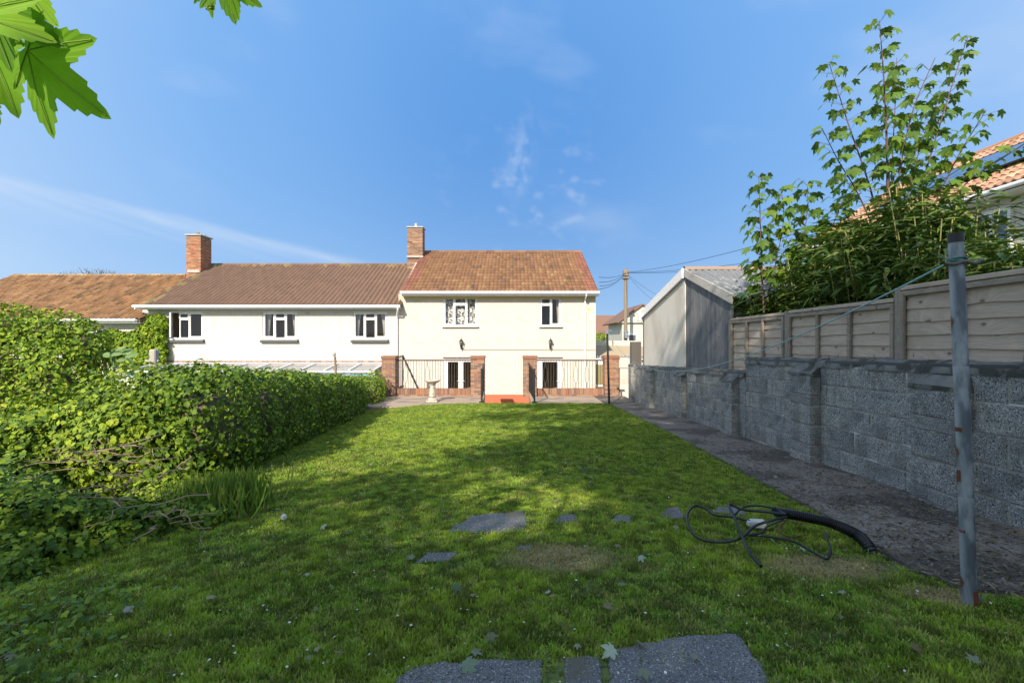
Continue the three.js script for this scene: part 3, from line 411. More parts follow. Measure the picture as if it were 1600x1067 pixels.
  const gx = X(914); part(h, 'downpipe', merge([tube([V(gx, ea[0] - 0.07, -20.06), V(gx, ea[0] - 0.16, -20.08), V(gx, ea[0] - 0.32, -20.43), V(gx, ea[0] - 0.45, -20.445)], 0.034, 20, 10), rod(V(gx, ea[0] - 0.44, -20.445), V(gx, YARD, -20.445), 0.034, 10), ...[0.8, 1.7, 2.6].map((k) => moved(cbox(0.11, 0.04, 0.05, 0.004), gx, ea[0] - k, -20.475))]), M.upvc);
  const cy = Y(546.3); part(h, 'wall_cable', merge([rod(V(X(722), cy, FRONT + 0.01), V(x1 - 0.01, cy - 0.02, FRONT + 0.01), 0.011, 5)]), M.twig);
  part(h, 'vent_brick', cbox(0.17, 0.11, 0.02, 0.003), M.soffit, X(920.5), Y(483), FRONT + 0.006);
  const cX = (X(634.5, 24.1) + X(660.5, 24.1)) / 2, st = brickStack(h, 'chimney', cX, -24.5, 0.78, 0.62, Y(452, 24.1), Y(356, 24.1), [[0.24, 0.12, 0.075], [0.19, 0.10, 0.068], [0.33, 0.20, 0.12], [0.27, 0.13, 0.08]]);
  part(st, 'chimney_cap', cbox(0.86, 0.07, 0.7, 0.02), M.cement, cX, Y(354, 24.1), -24.5); part(st, 'flashing', cbox(0.84, 0.09, 0.1, 0.02), M.cement, cX + 0.02, Y(401, 24.1), -24.15);
  part(st, 'chimney_pot', new THREE.LatheGeometry([[0.09, 0], [0.1, 0.02], [0.075, 0.05], [0.07, 0.2], [0.085, 0.22], [0.06, 0.225], [0.055, 0.05]].map((p) => new THREE.Vector2(...p)), 14), M.cement, cX, Y(353, 24.1), -24.5);
}
const BROWN = [[0.20, 0.118, 0.076], [0.215, 0.127, 0.082], [0.195, 0.112, 0.073]];
{ // the middle house
  const h = thing('terraced_house', 'white painted house with brown ribbed roof and three windows above a glazed lean-to', 'house', V(X(420), YARD, FRONT));
  const x0 = X(222), x1 = X(622.4), eY = Y(481), rD = 24.9, rY = Y(414, rD);
  const w = [[263, 317, 487, 529], [409.5, 464, 487, 529], [551, 605, 487, 529]].map(([a, b, c, e]) => [X(a), X(b), Y(e), Y(c)]);
  shell(h, x0, x1, w, M.whitewall, eY, rY, rD, YARD - 0.3);
  casement(h, ...w[0], [[0.8, 'open'], [0.9, 'vent'], [1.2, 'side']], { brick: true }); casement(h, ...w[1], [[1, 'side'], [1, 'vent'], [1, 'side']], { brick: true, drapes: true }); casement(h, ...w[2], [[1, 'side'], [1, 'vent'], [1, 'side']], { brick: true, drapes: true });
  const ea = [Y(478.5, 20.12) + 0.02, 20.12], rx0 = X(218, 20.12), rx1 = X(626, 20.12) - 0.01;
  const roof = stuff(part(h, 'roof', tiles(rx0, rx1, ea, [rY, rD], 14, 0.2, 0.08, (c, r) => (c < 2 && rnd() < 0.5) || (r > 12 && rnd() < .3) ? vary([0.30, 0.22, 0.09], 0.2) : vary(pal(BROWN).map((q, k) => q * 0.5 + [0.10, 0.0595, 0.0385][k]), 0.03), { th: 0.014 }), M.verts));
  roofBody(roof, rx0, rx1, ea, [rY, rD], M.deck); ridgeTiles(roof, X(328, rD), rx1, rY + 0.02, rD, [[0.16, 0.10, 0.07], [0.22, 0.14, 0.09]]);
  gutter(h, rx0 - 0.25, rx1, ea[0] - 0.03, 20.12, 0.12);
  part(h, 'soffit', cbox(rx1 - rx0 - 0.02, 0.02, 0.36, 0.003), M.greysoffit, (rx0 + rx1) / 2, ea[0] - 0.13, -20.315);
  part(h, 'brick_band', (() => { const L = []; for (let x = x0 + 0.5; x < x1 - 0.5; x += 0.225) L.push(tint(moved(brickVariants[1].clone().scale(1, 1.6, 1), x, Y(565.5), FRONT - 0.02), vary([0.26, 0.17, 0.12], 0.3))); return merge(L); })(), M.verts).userData.kind = 'stuff';
  const gx = X(624); part(h, 'downpipe', merge([tube([V(gx + 0.03, ea[0] - 0.06, -20.04), V(gx + 0.03, ea[0] - 0.16, -20.06), V(gx - 0.09, ea[0] - 0.42, -20.4), V(gx - 0.09, ea[0] - 0.56, -20.43)], 0.036, 20, 10), rod(V(gx - 0.09, ea[0] - 0.55, -20.43), V(gx - 0.09, YARD, -20.43), 0.036, 10)]), M.upvc);
  part(h, 'alarm_box', cbox(0.14, 0.07, 0.05, 0.005), M.cement, X(480), Y(489.5), FRONT + 0.02);
  const cX = -15.63, cz = -24.1, st = brickStack(h, 'chimney', cX, cz, 0.72, 0.86, Y(440, 24.1), Y(372, 24.1), [[0.36, 0.13, 0.055], [0.30, 0.12, 0.06], [0.42, 0.18, 0.08], [0.23, 0.13, 0.075]]);
  part(st, 'chimney_cap', cbox(0.84, 0.07, 0.98, 0.02), M.cement, cX, Y(370, 24.1), cz); part(st, 'chimney_pot', new THREE.CylinderGeometry(0.09, 0.1, 0.16, 12), M.bricks[0], cX - 0.05, Y(366.5, 24.1), cz); part(st, 'chimney_pot', new THREE.CylinderGeometry(0.07, 0.08, 0.13, 12), M.cement, cX + 0.1, Y(367, 24.1), cz - 0.25);
  part(st, 'flashing', cbox(0.62, 0.14, 0.05, 0.02), M.cement, cX + 0.02, Y(424, 23.7), cz + 0.44); part(st, 'aerial_bracket', merge([rod(V(cX - 0.4, Y(392, 24.1), cz), V(cX - 0.62, Y(392, 24.1), cz), 0.012, 6), rod(V(cX - 0.62, Y(394.5, 24.1), cz), V(cX - 0.62, Y(389.5, 24.1), cz), 0.012, 6), rod(V(cX - 0.4, Y(389.5, 24.1), cz), V(cX - 0.62, Y(389.5, 24.1), cz), 0.012, 6)]), M.black);
}
const ORANGE = [[0.31, 0.165, 0.07], [0.36, 0.20, 0.085], [0.26, 0.13, 0.06], [0.40, 0.24, 0.12]];
{ // the far-end house
  const h = thing('terraced_house', 'low house with mottled orange pantile roof at the far end of the terrace', 'house', V(X(100), YARD, FRONT));
  const x0 = X(-168), x1 = X(221.5), eY = Y(501), rD = 24.9, rY = Y(431, rD), w = [X(146), X(168), Y(541), Y(512.5)];
  shell(h, x0, x1, [w], M.cream, eY, rY, rD, YARD - 0.3); casement(h, ...w, [[1, 'side']], {});
  const ea = [Y(499, 20.12), 20.12], rx0 = X(22, rD), rx1 = X(218, 20.12) - 0.02;
  const roof = stuff(part(h, 'roof', tiles(rx0, rx1, ea, [rY, rD], 15, 0.21, 0.09, () => rnd() < 0.1 ? vary([0.20, 0.12, 0.06], 0.25) : vary(pal(ORANGE), 0.1), { th: 0.04 }), M.verts));
  roofBody(roof, rx0, rx1, ea, [rY, rD], M.deck); ridgeTiles(roof, rx0, X(290, rD), rY + 0.03, rD, [[0.36, 0.25, 0.12], [0.30, 0.20, 0.10]]); gutter(h, rx0, rx1 - 0.1, ea[0] - 0.03, 20.12, 0.16);
  part(h, 'soffit', cbox(rx1 - rx0 - 0.02, 0.02, 0.36, 0.003), M.upvc, (rx0 + rx1) / 2, ea[0] - 0.14, -20.315);
}
// ---------------------------------------------------------------- glazed lean-to behind the hedge
{ const t = thing('lean_to', 'low lean-to with translucent grey roof panes and pale rafters under the white wall', 'lean-to', V(X(420), YARD, -19.7));
  const a = X(246), b = X(600), n = 10, top = Y(568.5), bot = E - 1.15, d0 = 20.43, d1 = 18.95;
  const pane = mat({ c: [0.20, 0.205, 0.205], roughness: 0.3, clearcoat: 0.4, clearcoatRoughness: 0.1 });
  for (let i = 0; i < n; i++) { const l = lerp(a, b, i / n) + 0.03, r = lerp(a, b, (i + 1) / n) - 0.03; part(t, 'roof_pane', quads([[l, top, -d0], [r, top, -d0], [r, bot, -d1], [l, bot, -d1]], [[0, 3, 2, 1]]), pane); }
  for (let i = 0; i <= n; i++) { const x = lerp(a, b, i / n); part(t, 'rafter', bar(V(x, top + 0.02, -d0), V(x, bot + 0.02, -d1 + 0.03), 0.06, 0.06), M.upvc); part(t, 'post', cbox(0.07, bot - YARD - 0.1, 0.07, 0.004), M.upvc, x, (bot + YARD) / 2 - 0.06, -d1 - 0.01); }
  part(t, 'gutter', cbox(b - a + 0.1, 0.08, 0.09, 0.02), M.upvc, (a + b) / 2, bot - 0.04, -d1 + 0.06); part(t, 'top_rail', cbox(b - a, 0.05, 0.05, 0.006), M.upvc, (a + b) / 2, top + 0.035, -d0 - 0.02);
  part(t, 'front_rail', cbox(b - a, 0.09, 0.05, 0.006), mat({ c: [0.22, 0.40, 0.62], roughness: 0.5 }), (a + b) / 2, bot - 0.17, -d1 + 0.02);
}
// ---------------------------------------------------------------- patio piers, low walls, railings, handrails
const PD = 17.45;
const piers = [[606.5, 556], [746, 556], [828.5, 556], [956.5, 555.5]].map(([px, py], i) => [X(px, PD - 0.25), Y(py, PD - 0.25), i]);
['red brick pier at the hedge end of the patio railing', 'red brick pier beside the steps on the bird bath side', 'red brick pier beside the steps with the long handrail shadow', 'red brick pier behind the slim black pole'].forEach((l, i) => brickPier(l, piers[i][0], PD, 0.5, piers[i][1], PATIO - 0.02, 'patio piers'));
function lowWall(label, x0, x1) {
  const t = thing('low_brick_wall', label, 'wall', V((x0 + x1) / 2, PATIO - 0.02, -PD)), n = Math.floor((x1 - x0) / 0.0755), s = (x1 - x0) / n, y = PATIO - 0.02;
  part(t, 'mortar', cbox(x1 - x0, 0.275, 0.2, 0.002), M.brickmortar, (x0 + x1) / 2, y + 0.1375, -PD);
  for (let i = 0; i < n; i++) part(t, 'brick', soldier, M.bricks[Math.floor(rnd() * 6)], x0 + s * (i + 0.5), y + 0.18, -PD);
  const m = Math.floor((x1 - x0) / 0.225); for (let i = 0; i < m; i++) for (const q of [-1, 1]) part(t, 'brick', brickVariants[i % 4], M.bricks[Math.floor(rnd() * 6)], x0 + (x1 - x0) / m * (i + 0.5), y + 0.035, -PD + q * 0.056);
}
lowWall('low soldier-course brick wall behind the bird bath', piers[0][0] + 0.26, piers[1][0] - 0.26);
lowWall('low soldier-course brick wall between the steps and the slim black pole', piers[2][0] + 0.26, piers[3][0] - 0.26);
function railing(label, x0, x1, fancy) {
  const t = thing('railing', label, 'railing', V((x0 + x1) / 2, PATIO + 0.27, -PD)), y0 = PATIO + 0.268, y1 = Y(562, PD), n = Math.round((x1 - x0) / 0.1);
  part(t, 'top_rail', cbox(x1 - x0, 0.05, 0.045, 0.006), M.ironbrown, (x0 + x1) / 2, y1 - 0.02, -PD);
  for (let i = 1; i < n; i++) { const x = lerp(x0, x1, i / n);
    if (fancy.includes(i)) { for (const s of [-1, 1]) part(t, 'shaped_baluster', tube([V(x + s * 0.035, y0, -PD), V(x - s * 0.02, y0 + 0.12, -PD), V(x + s * 0.05, y0 + 0.26, -PD), V(x + s * 0.05, y1 - 0.3, -PD), V(x - s * 0.02, y1 - 0.14, -PD), V(x + s * 0.035, y1 - 0.045, -PD)], 0.008, 30, 6), M.irongrey); }
    else part(t, 'baluster', rod(V(x, y0, -PD), V(x, y1 - 0.043, -PD), 0.0085, 6), M.irongrey); }
}
railing('brown iron railing on the low wall behind the bird bath', piers[0][0] + 0.26, piers[1][0] - 0.26, [3, 11]);
railing('brown iron railing in front of the single white glazed door', piers[2][0] + 0.26, piers[3][0] - 0.26, [3, 9, 14, 18]);
{ const a = at(619, 559, 17.75), b = at(629, 555.5, 18.7), c = at(654, 609, 19.0), t = thing('stair_handrail', 'weathered grey handrail sloping down behind the bird bath railing', 'handrail', V(b.x, YARD, -18.5));
  part(t, 'rail', merge([bar(a, b, 0.06, 0.05), bar(b, c, 0.06, 0.06)]), M.handgrey); part(t, 'newel', bar(V(b.x, YARD, b.z), V(b.x, b.y - 0.03, b.z), 0.05, 0.05), M.irongrey);
  for (let i = 0; i < 6; i++) { const p = a.clone().lerp(b, (i + 0.5) / 6); part(t, 'baluster', rod(V(p.x, YARD + 0.7, p.z), V(p.x, p.y - 0.03, p.z), 0.01, 6), M.irongrey); }
  for (let i = 0; i < 5; i++) part(t, 'kerb_brick', brickVariants[i % 4], M.bricks[i % 6], lerp(a.x, b.x, (i + 0.5) / 5), YARD + 0.95 + 0.02 * i, lerp(a.z, b.z, (i + 0.5) / 5), [0, Math.PI / 2 - 0.1, 0]); part(t, 'kerb', bar(V(a.x, YARD + 0.46, a.z), V(b.x, YARD + 0.46, b.z), 0.2, 0.9), M.bricks[2]); }
function handrail(label, x, lean) {
  const d0 = 15.28, d1 = 17.15, t = thing('stair_handrail', label, 'handrail', V(x, PATIO, -d0)), yt = Y(578, d0), drop = 0.12;
  part(t, 'newel', cbox(0.055, yt - PATIO - 0.0, 0.055, 0.005), M.black, x, (yt + PATIO) / 2, -d0); part(t, 'newel_foot', cbox(0.17, 0.055, 0.17, 0.01), M.black, x, PATIO + 0.027, -d0); part(t, 'newel_cap', cbox(0.085, 0.035, 0.085, 0.01), M.black, x, yt + 0.018, -d0);
  const e = V(x + lean, yt + drop, -d1), s = V(x, yt - 0.03, -d0 - 0.028); part(t, 'rail', bar(s, e, 0.045, 0.03), M.black); part(t, 'bottom_rail', bar(V(x, PATIO + 0.12, -d0 - 0.028), V(x + lean, PATIO + 0.26, -d1), 0.03, 0.02), M.black);
  for (let i = 1; i < 15; i++) { const k = i / 15; part(t, 'baluster', rod(V(x + lean * k, lerp(PATIO + 0.13, PATIO + 0.27, k), lerp(-d0, -d1, k)), V(x + lean * k, lerp(yt - 0.04, yt + drop - 0.02, k), lerp(-d0, -d1, k)), 0.008, 6), M.black); }
}
handrail('black iron stair handrail on the bird bath side of the steps', X(752.5, 15.28), -0.03); handrail('black iron stair handrail casting a shadow towards the single door', X(835, 15.28), -0.12);
// bird bath
{ const b = thing('bird_bath', 'pale stone bird bath on a baluster pedestal standing on the patio', 'bird bath', V(X(675.5, 15.7), PATIO, -15.7)), p = b.position, L = (pts) => new THREE.LatheGeometry(pts.map((q) => new THREE.Vector2(...q)), 28);
  part(b, 'base', merge([moved(cbox(0.36, 0.06, 0.36, 0.015), 0, 0.03, 0), L([[0.001, 0.14], [0.09, 0.14], [0.13, 0.12], [0.165, 0.085], [0.17, 0.06], [0.001, 0.06]])]), M.bath, p.x, p.y, p.z);
  part(b, 'pedestal', L([[0.001, 0.6], [0.12, 0.6], [0.125, 0.57], [0.085, 0.55], [0.075, 0.5], [0.09, 0.42], [0.085, 0.36], [0.105, 0.33], [0.1, 0.29], [0.115, 0.2], [0.095, 0.14], [0.001, 0.139]]), M.bath, p.x, p.y, p.z);
  part(b, 'basin', L([[0.001, 0.645], [0.1, 0.65], [0.2, 0.685], [0.225, 0.712], [0.25, 0.715], [0.255, 0.69], [0.22, 0.65], [0.14, 0.605], [0.001, 0.6]]), M.bath, p.x, p.y, p.z); }
// wall lanterns
for (const [px, l] of [[721, 'black wall lantern on the cream house below the wide lace-curtained window'], [860, 'black wall lantern on the cream house below the narrow upstairs window']]) {
  const x = X(px), y = Y(538), z = FRONT + 0.15, t = thing('wall_lantern', l, 'lantern', V(x, y, FRONT), 'wall lanterns on the cream house'), hex = (r0, r1, h) => new THREE.CylinderGeometry(r1, r0, h, 6);
  part(t, 'wall_plate', cbox(0.09, 0.2, 0.02, 0.008), M.black, x, y - 0.1, FRONT + 0.012); part(t, 'arm', tube([V(x, y - 0.12, FRONT + 0.02), V(x, y - 0.21, FRONT + 0.08), V(x, y - 0.2, z), V(x, y - 0.11, z)], 0.012, 16, 6), M.black);
  part(t, 'cage', merge([moved(hex(0.03, 0.055, 0.03), 0, -0.1, 0), ...[0, 1, 2, 3, 4, 5].map((k) => rod(V(0.05 * Math.cos(k * 1.0472), -0.09, 0.05 * Math.sin(k * 1.0472)), V(0.082 * Math.cos(k * 1.0472), 0.12, 0.082 * Math.sin(k * 1.0472)), 0.007, 5))]), M.black, x, y, z);
  part(t, 'glass', new THREE.CylinderGeometry(0.076, 0.046, 0.2, 6, 1, true), M.glass, x, y + 0.015, z); part(t, 'roof', merge([moved(hex(0.11, 0.03, 0.09), 0, 0.165, 0), moved(hex(0.03, 0.014, 0.05), 0, 0.23, 0), moved(hex(0.012, 0.002, 0.07), 0, 0.29, 0)]), M.black, x, y, z);
}
// slim black line pole with a small flat head
const poleTop = at(949, 518, 14.3);
{ const g = V(X(952, 14.3), lawnY(2.87, 14.3), -14.3), t = thing('line_pole', 'slim black pole with flat grey head standing at the lawn corner', 'pole', g);
  part(t, 'shaft', rod(g, poleTop, 0.034, 10, 0.03), M.black); part(t, 'head', merge([cbox(0.27, 0.03, 0.1, 0.01), moved(cbox(0.06, 0.08, 0.06, 0.008), 0, -0.05, 0)]), M.galv, poleTop.x, poleTop.y + 0.02, poleTop.z); }

// ---------------------------------------------------------------- concrete block retaining wall
{ const topAt = (d) => d < 7.38 ? E - 0.157 - 0.0255 * (d - 3.2) : E - 0.497 - 0.036 * (d - 8), baseAt = (d) => E - 1.263 - 0.054 * (d - 3.2) - 0.1;
  const w = thing('block_wall', 'grey concrete block retaining wall with stub piers along the path', 'wall', V(wallX(8), baseAt(8), -8)), yaw = -Math.atan(0.041), T = 0.2;
  const variants = []; for (let i = 0; i < 8; i++) variants.push(cbox(0.438, 0.214, T, 0.007, rnd() * 3, rnd() * 3, 0.004));
  const face = (x, y, d, k, pitch, kx = 1, off = 0, ky = 1) => { const m = part(w, 'block', variants[Math.floor(rnd() * 8)], M.blocks[Math.floor(rnd() * 4)], x + T / 2 - off + rr(-0.003, 0.003), y, -d); m.rotation.order = 'YXZ'; m.rotation.set(0, Math.PI / 2 + yaw, 0); m.rotateZ(-pitch * -1); m.scale.set(kx, ky, k); return m; };
  for (const [a, b, slope] of [[0.6, 7.38, 0.0245], [7.39, 15.9, 0.038]]) {
    const cTop = topAt((a + b) / 2), dm = (a + b) / 2, course = (r, d) => cTop - 0.05 - slope * (d - dm) - 0.225 * (r + 0.5);
    const n = Math.round((b - a) / 0.45), s = (b - a) / n;
    for (let r = 0; r < 7; r++) for (let i = 0; i < n + (r % 2); i++) { let c = a + s * (i + 0.5 - (r % 2) * 0.5), k = 1; if (r % 2 && i === 0) { c = a + s * 0.25; k = 0.48; } if (r % 2 && i === n) { c = b - s * 0.25; k = 0.48; } const y = course(r, c); if (y + 0.1 < baseAt(c) || y < E - 2.3) continue; face(wallX(c), y, c, 1, -slope, k * (s - 0.012) / 0.438); }
    const P = [], y1 = (d) => cTop - 0.04 - slope * (d - dm); [[a + 0.02], [b - 0.02]].forEach(([d]) => { P.push([wallX(d) + 0.007, E - 2.4, -d], [wallX(d) + T - 0.007, E - 2.4, -d], [wallX(d) + T - 0.007, y1(d), -d], [wallX(d) + 0.007, y1(d), -d]); });
    part(w, 'mortar', quads(P, [[0, 1, 2, 3], [4, 7, 6, 5], [0, 3, 7, 4], [1, 5, 6, 2], [2, 6, 7, 3]]), M.mortar);
    // rounded lumpy mortar coping
    const pos = [], ind = [], N = Math.round((b - a) / 0.05), S = 8; for (let i = 0; i <= N; i++) for (let k = 0; k <= S; k++) { const d = lerp(a, b, i / N), t = k / S * Math.PI, y = cTop - 0.062 - slope * (d - dm), q = 1 + 0.5 * (fbm(d * 5, k * 0.7, 0, 4, 3) - 0.5); pos.push(wallX(d) + T / 2 - Math.cos(t) * (T / 2 + 0.016) * q, y + Math.sin(t) * 0.085 * q + (k === 0 || k === S ? -0.02 : 0), -d); }
    for (let i = 0; i < N; i++) for (let k = 0; k < S; k++) { const q = i * (S + 1) + k; ind.push(q, q + 1, q + S + 1, q + 1, q + S + 2, q + S + 1); }
    const g = new THREE.BufferGeometry(); g.setAttribute('position', new THREE.Float32BufferAttribute(pos, 3)); g.setIndex(ind); g.computeVertexNormals(); part(w, 'coping', metreUV(g), M.coping);
  }
  for (const [d, top] of [[3.58, 0.38], [5.46, 0.40], [7.62, 0.66], [10.2, 0.76], [12.9, 0.84], [15.3, 0.80]]) {     // stub piers with sloping mortar caps
    const dc = d + 0.22, y1 = E - top, y0 = baseAt(dc); part(w, 'pier_mortar', cbox(0.115, y1 - y0, 0.425, 0.004), M.mortar, wallX(dc) - 0.05, (y0 + y1) / 2, -dc, [0, yaw, 0]);
    let y = y1, r = 0; while (y > y0) { const hgt = r % 3 === 1 ? 0.10 : 0.212; const m = face(wallX(dc), y - hgt / 2, dc, 0.6, 0, 1, 0.16 + 0.0, hgt / 0.214); y -= hgt + 0.012; r++; }
    const a = wallX(dc) - 0.125, b = wallX(dc) + 0.01, e = 0.23, P = [[a, y1, -dc + e], [a, y1, -dc - e], [b, y1 + 0.13, -dc + e * 0.9], [b, y1 + 0.13, -dc - e * 0.9], [b, y1, -dc + e], [b, y1, -dc - e], [a, y1 + 0.035, -dc + e * 0.97], [a, y1 + 0.04, -dc - e * 0.97]]; part(w, 'pier_cap', quads(P, [[0, 1, 7, 6], [6, 7, 3, 2], [0, 6, 2, 4], [1, 5, 3, 7], [0, 4, 5, 1]]), M.coping);
  }
}
// ---------------------------------------------------------------- overlapped board fence above the wall
const fX = (d) => 3.46 + 0.041 * d;
[[0.75, 2.62, 0.49, 'fence panel carrying on past the tall panel behind the galvanised post'], [2.66, 4.48, 0.485, 'tall pale fence panel directly behind the galvanised post'], [4.56, 6.44, 0.385, 'middle fence panel with two dark battens below the bamboo'], [6.56, 8.3, 0.37, 'farthest fence panel, next to the grey timber shed']].forEach(([a, b, top, label], pi) => {
  const y1 = E + top, y0 = E - 0.5 - 0.02 * a, f = thing('board_fence', label, 'fence', V(fX((a + b) / 2), y0, -(a + b) / 2), 'fence panels'), yaw = Math.PI / 2 - Math.atan(0.041), L = (b - a) - 0.02, dc = (a + b) / 2;
  const rows = Math.ceil((y1 - y0 - 0.05) / 0.118);
  for (let r = 0; r < rows; r++) { const P = [], n = 12, hh = 0.15, ph = rnd() * 9; for (let i = 0; i <= n; i++) { const t = (i / n - 0.5) * L, wv = (vnoise(i * 0.5 + ph, r * 3.1, 0, pi) - 0.5) * 0.022; P.push([t, -hh / 2 + wv, 0.013], [t, hh / 2, -0.004], [t, hh / 2, -0.012], [t, -hh / 2 + wv, 0.004]); }
    const fs = [], uv = [], o = rnd() * 2, v0 = rnd(); for (let i = 0; i < n; i++) for (let k = 0; k < 4; k++) { const p = 4 * i + k, q = 4 * i + (k + 1) % 4; fs.push([p, p + 4, q + 4, q]); uv.push([p, p + 4, q + 4, q].map((j) => [P[j][0] + o, P[j][1] + v0])); }
    part(f, 'board', quads(P, fs, uv), M.fence[Math.floor(rnd() * 4)], fX(dc), y1 - 0.06 - 0.118 * (r + 0.5), -dc, [0, yaw + Math.PI, 0]); }
  for (const k of [0.012, 0.345, 0.655, 0.988]) { const d = lerp(a, b, k); part(f, 'batten', cbox(0.03, y1 - y0 - 0.03, 0.045, 0.004, rnd(), rnd()), M.fencepost, fX(d) - 0.034, (y0 + y1) / 2 - 0.015, -d, [0, -0.041, 0]); }
  part(f, 'capping', cbox(L + 0.01, 0.04, 0.06, 0.005), M.fence[pi], fX(dc) - 0.012, y1 + 0.006, -dc, [0, yaw, 0]); part(f, 'top_frame', cbox(L, 0.045, 0.022, 0.004), M.fencepost, fX(dc) - 0.031, y1 - 0.045, -dc, [0, yaw, 0]);
});
[[2.64, 0.5, 'wooden fence post nearest the camera'], [4.52, 0.50, 'wooden fence post where the fence steps down'], [6.5, 0.41, 'wooden fence post between the two farthest panels'], [8.36, 0.37, 'wooden fence post against the grey shed corner']].forEach(([d, top, l]) => single('fence_post', l, 'post', cbox(0.075, top + 0.75, 0.075, 0.006), M.fencepost, fX(d), E + (top - 0.75) / 2, -d, 'fence posts', [0, -0.041, 0]));

// ---------------------------------------------------------------- shed and the buildings beyond
{ const sX = (d) => 3.55 + 0.041 * d, s = thing('shed', 'shed with grey vertical boards, cream rendered wall and corrugated roof behind the block wall', 'shed', V(sX(11), E - 0.8, -11)), dn = 8.52, dm = 11.1, df = 15.1, lo = E - 1.2;
  const apex = E + 1.6, eN = E + 0.76, eF = E + 0.86, topAt = (d) => d < dm ? lerp(eN, apex, (d - dn) / (dm - dn)) : lerp(apex, eF, (d - dm) / (df - dm));
  const n = 21; for (let i = 0; i < n; i++) { const a = lerp(dn, dm, i / n) + 0.002, b = lerp(dn, dm, (i + 1) / n) - 0.002, o = rr(0, 0.008), u = rnd() * 2, xa = sX(a) - o, xb = sX(b) - o, P = [[xa, lo, -a], [xb, lo, -b], [xb, topAt(b) - 0.1, -b], [xa, topAt(a) - 0.1, -a], [xa + 0.02, lo, -a], [xb + 0.02, lo, -b], [xb + 0.02, topAt(b) - 0.1, -b], [xa + 0.02, topAt(a) - 0.1, -a]]; const fs = [[0, 3, 2, 1], [0, 4, 7, 3], [1, 2, 6, 5], [2, 3, 7, 6]]; part(s, 'board', quads(P, fs, fs.map((q) => q.map((k) => [P[k][1] + u, P[k][2] + P[k][0]]))), M.shedwood[Math.floor(rnd() * 4)]); }
  const R = [[sX(dm), lo, -dm], [sX(df), lo, -df], [sX(df), eF - 0.1, -df], [sX(dm), apex - 0.1, -dm], [sX(dm) + 0.14, lo, -dm], [sX(df) + 0.14, lo, -df], [sX(df) + 0.14, eF - 0.1, -df], [sX(dm) + 0.14, apex - 0.1, -dm]].map((p) => [p[0] - 0.03, p[1], p[2]]); part(s, 'rendered_wall', quads(R, [[0, 3, 2, 1], [0, 4, 7, 3], [1, 2, 6, 5], [2, 3, 7, 6]]), M.render);
  part(s, 'far_wall', metreUV(new THREE.BoxGeometry(4, eF - lo - 0.2, 0.15)), M.render, sX(df) + 2.05, (eF + lo) / 2 - 0.1, -df + 0.09); part(s, 'near_wall', metreUV(new THREE.BoxGeometry(4, eN - lo - 0.25, 0.1)), M.shedwood[3], sX(dn) + 2.05, (eN + lo) / 2 - 0.12, -dn - 0.08); part(s, 'back_wall', metreUV(new THREE.BoxGeometry(0.15, 1.8, df - dn)), M.render, 8.3, E - 0.2, -(dn + df) / 2);
  part(s, 'bargeboard', bar(V(sX(dn) - 0.05, eN - 0.02, -dn + 0.1), V(sX(dm) - 0.05, apex - 0.02, -dm), 0.035, 0.17), M.barge); part(s, 'bargeboard', bar(V(sX(dm) - 0.07, apex - 0.03, -dm), V(sX(df) - 0.07, eF - 0.03, -df - 0.25), 0.05, 0.24), M.upvc); part(s, 'boxed_eave', cbox(0.3, 0.26, 0.34, 0.01), M.upvc, sX(df) + 0.0, eF - 0.09, -df - 0.3);
  for (const [d0, y0, d1, y1] of [[dn - 0.2, eN - 0.03, dm, apex + 0.03], [df + 0.4, eF - 0.06, dm, apex + 0.03]]) { const pos = [], ind = [], N = 320, Q = 10; for (let j = 0; j <= Q; j++) for (let i = 0; i <= N; i++) { const x = lerp(sX(dm) - 0.06, 8.5, i / N), d = lerp(d0, d1, j / Q); pos.push(x + 0.041 * (d - dm), lerp(y0, y1, j / Q) + 0.026 * Math.sin(x / 0.146 * 6.283) + 0.03, -d); } for (let j = 0; j < Q; j++) for (let i = 0; i < N; i++) { const a = j * (N + 1) + i; ind.push(a, a + 1, a + N + 2, a, a + N + 2, a + N + 1); } const g = new THREE.BufferGeometry(); g.setAttribute('position', new THREE.Float32BufferAttribute(pos, 3)); g.setIndex(ind); g.computeVertexNormals(); part(s, 'corrugated_roof', metreUV(g), M.corrugated); }
  part(s, 'ridge_capping', (() => { const g = new THREE.CylinderGeometry(0.09, 0.09, 4.6, 10, 1, true, 0, Math.PI); g.rotateZ(Math.PI / 2); return metreUV(g); })(), mat({ c: [0.30, 0.21, 0.15] }), sX(dm) + 2.25, apex + 0.04, -dm);
  part(s, 'drainpipe', rod(V(sX(df) + 0.0, eF - 0.2, -df - 0.12), V(sX(df) + 0.0, lo, -df - 0.12), 0.04, 10), M.irongrey);
  part(s, 'meter_box', cbox(0.3, 0.75, 0.3, 0.01), M.irongrey, X(995, 15.6), Y(552, 15.6), -15.75); }
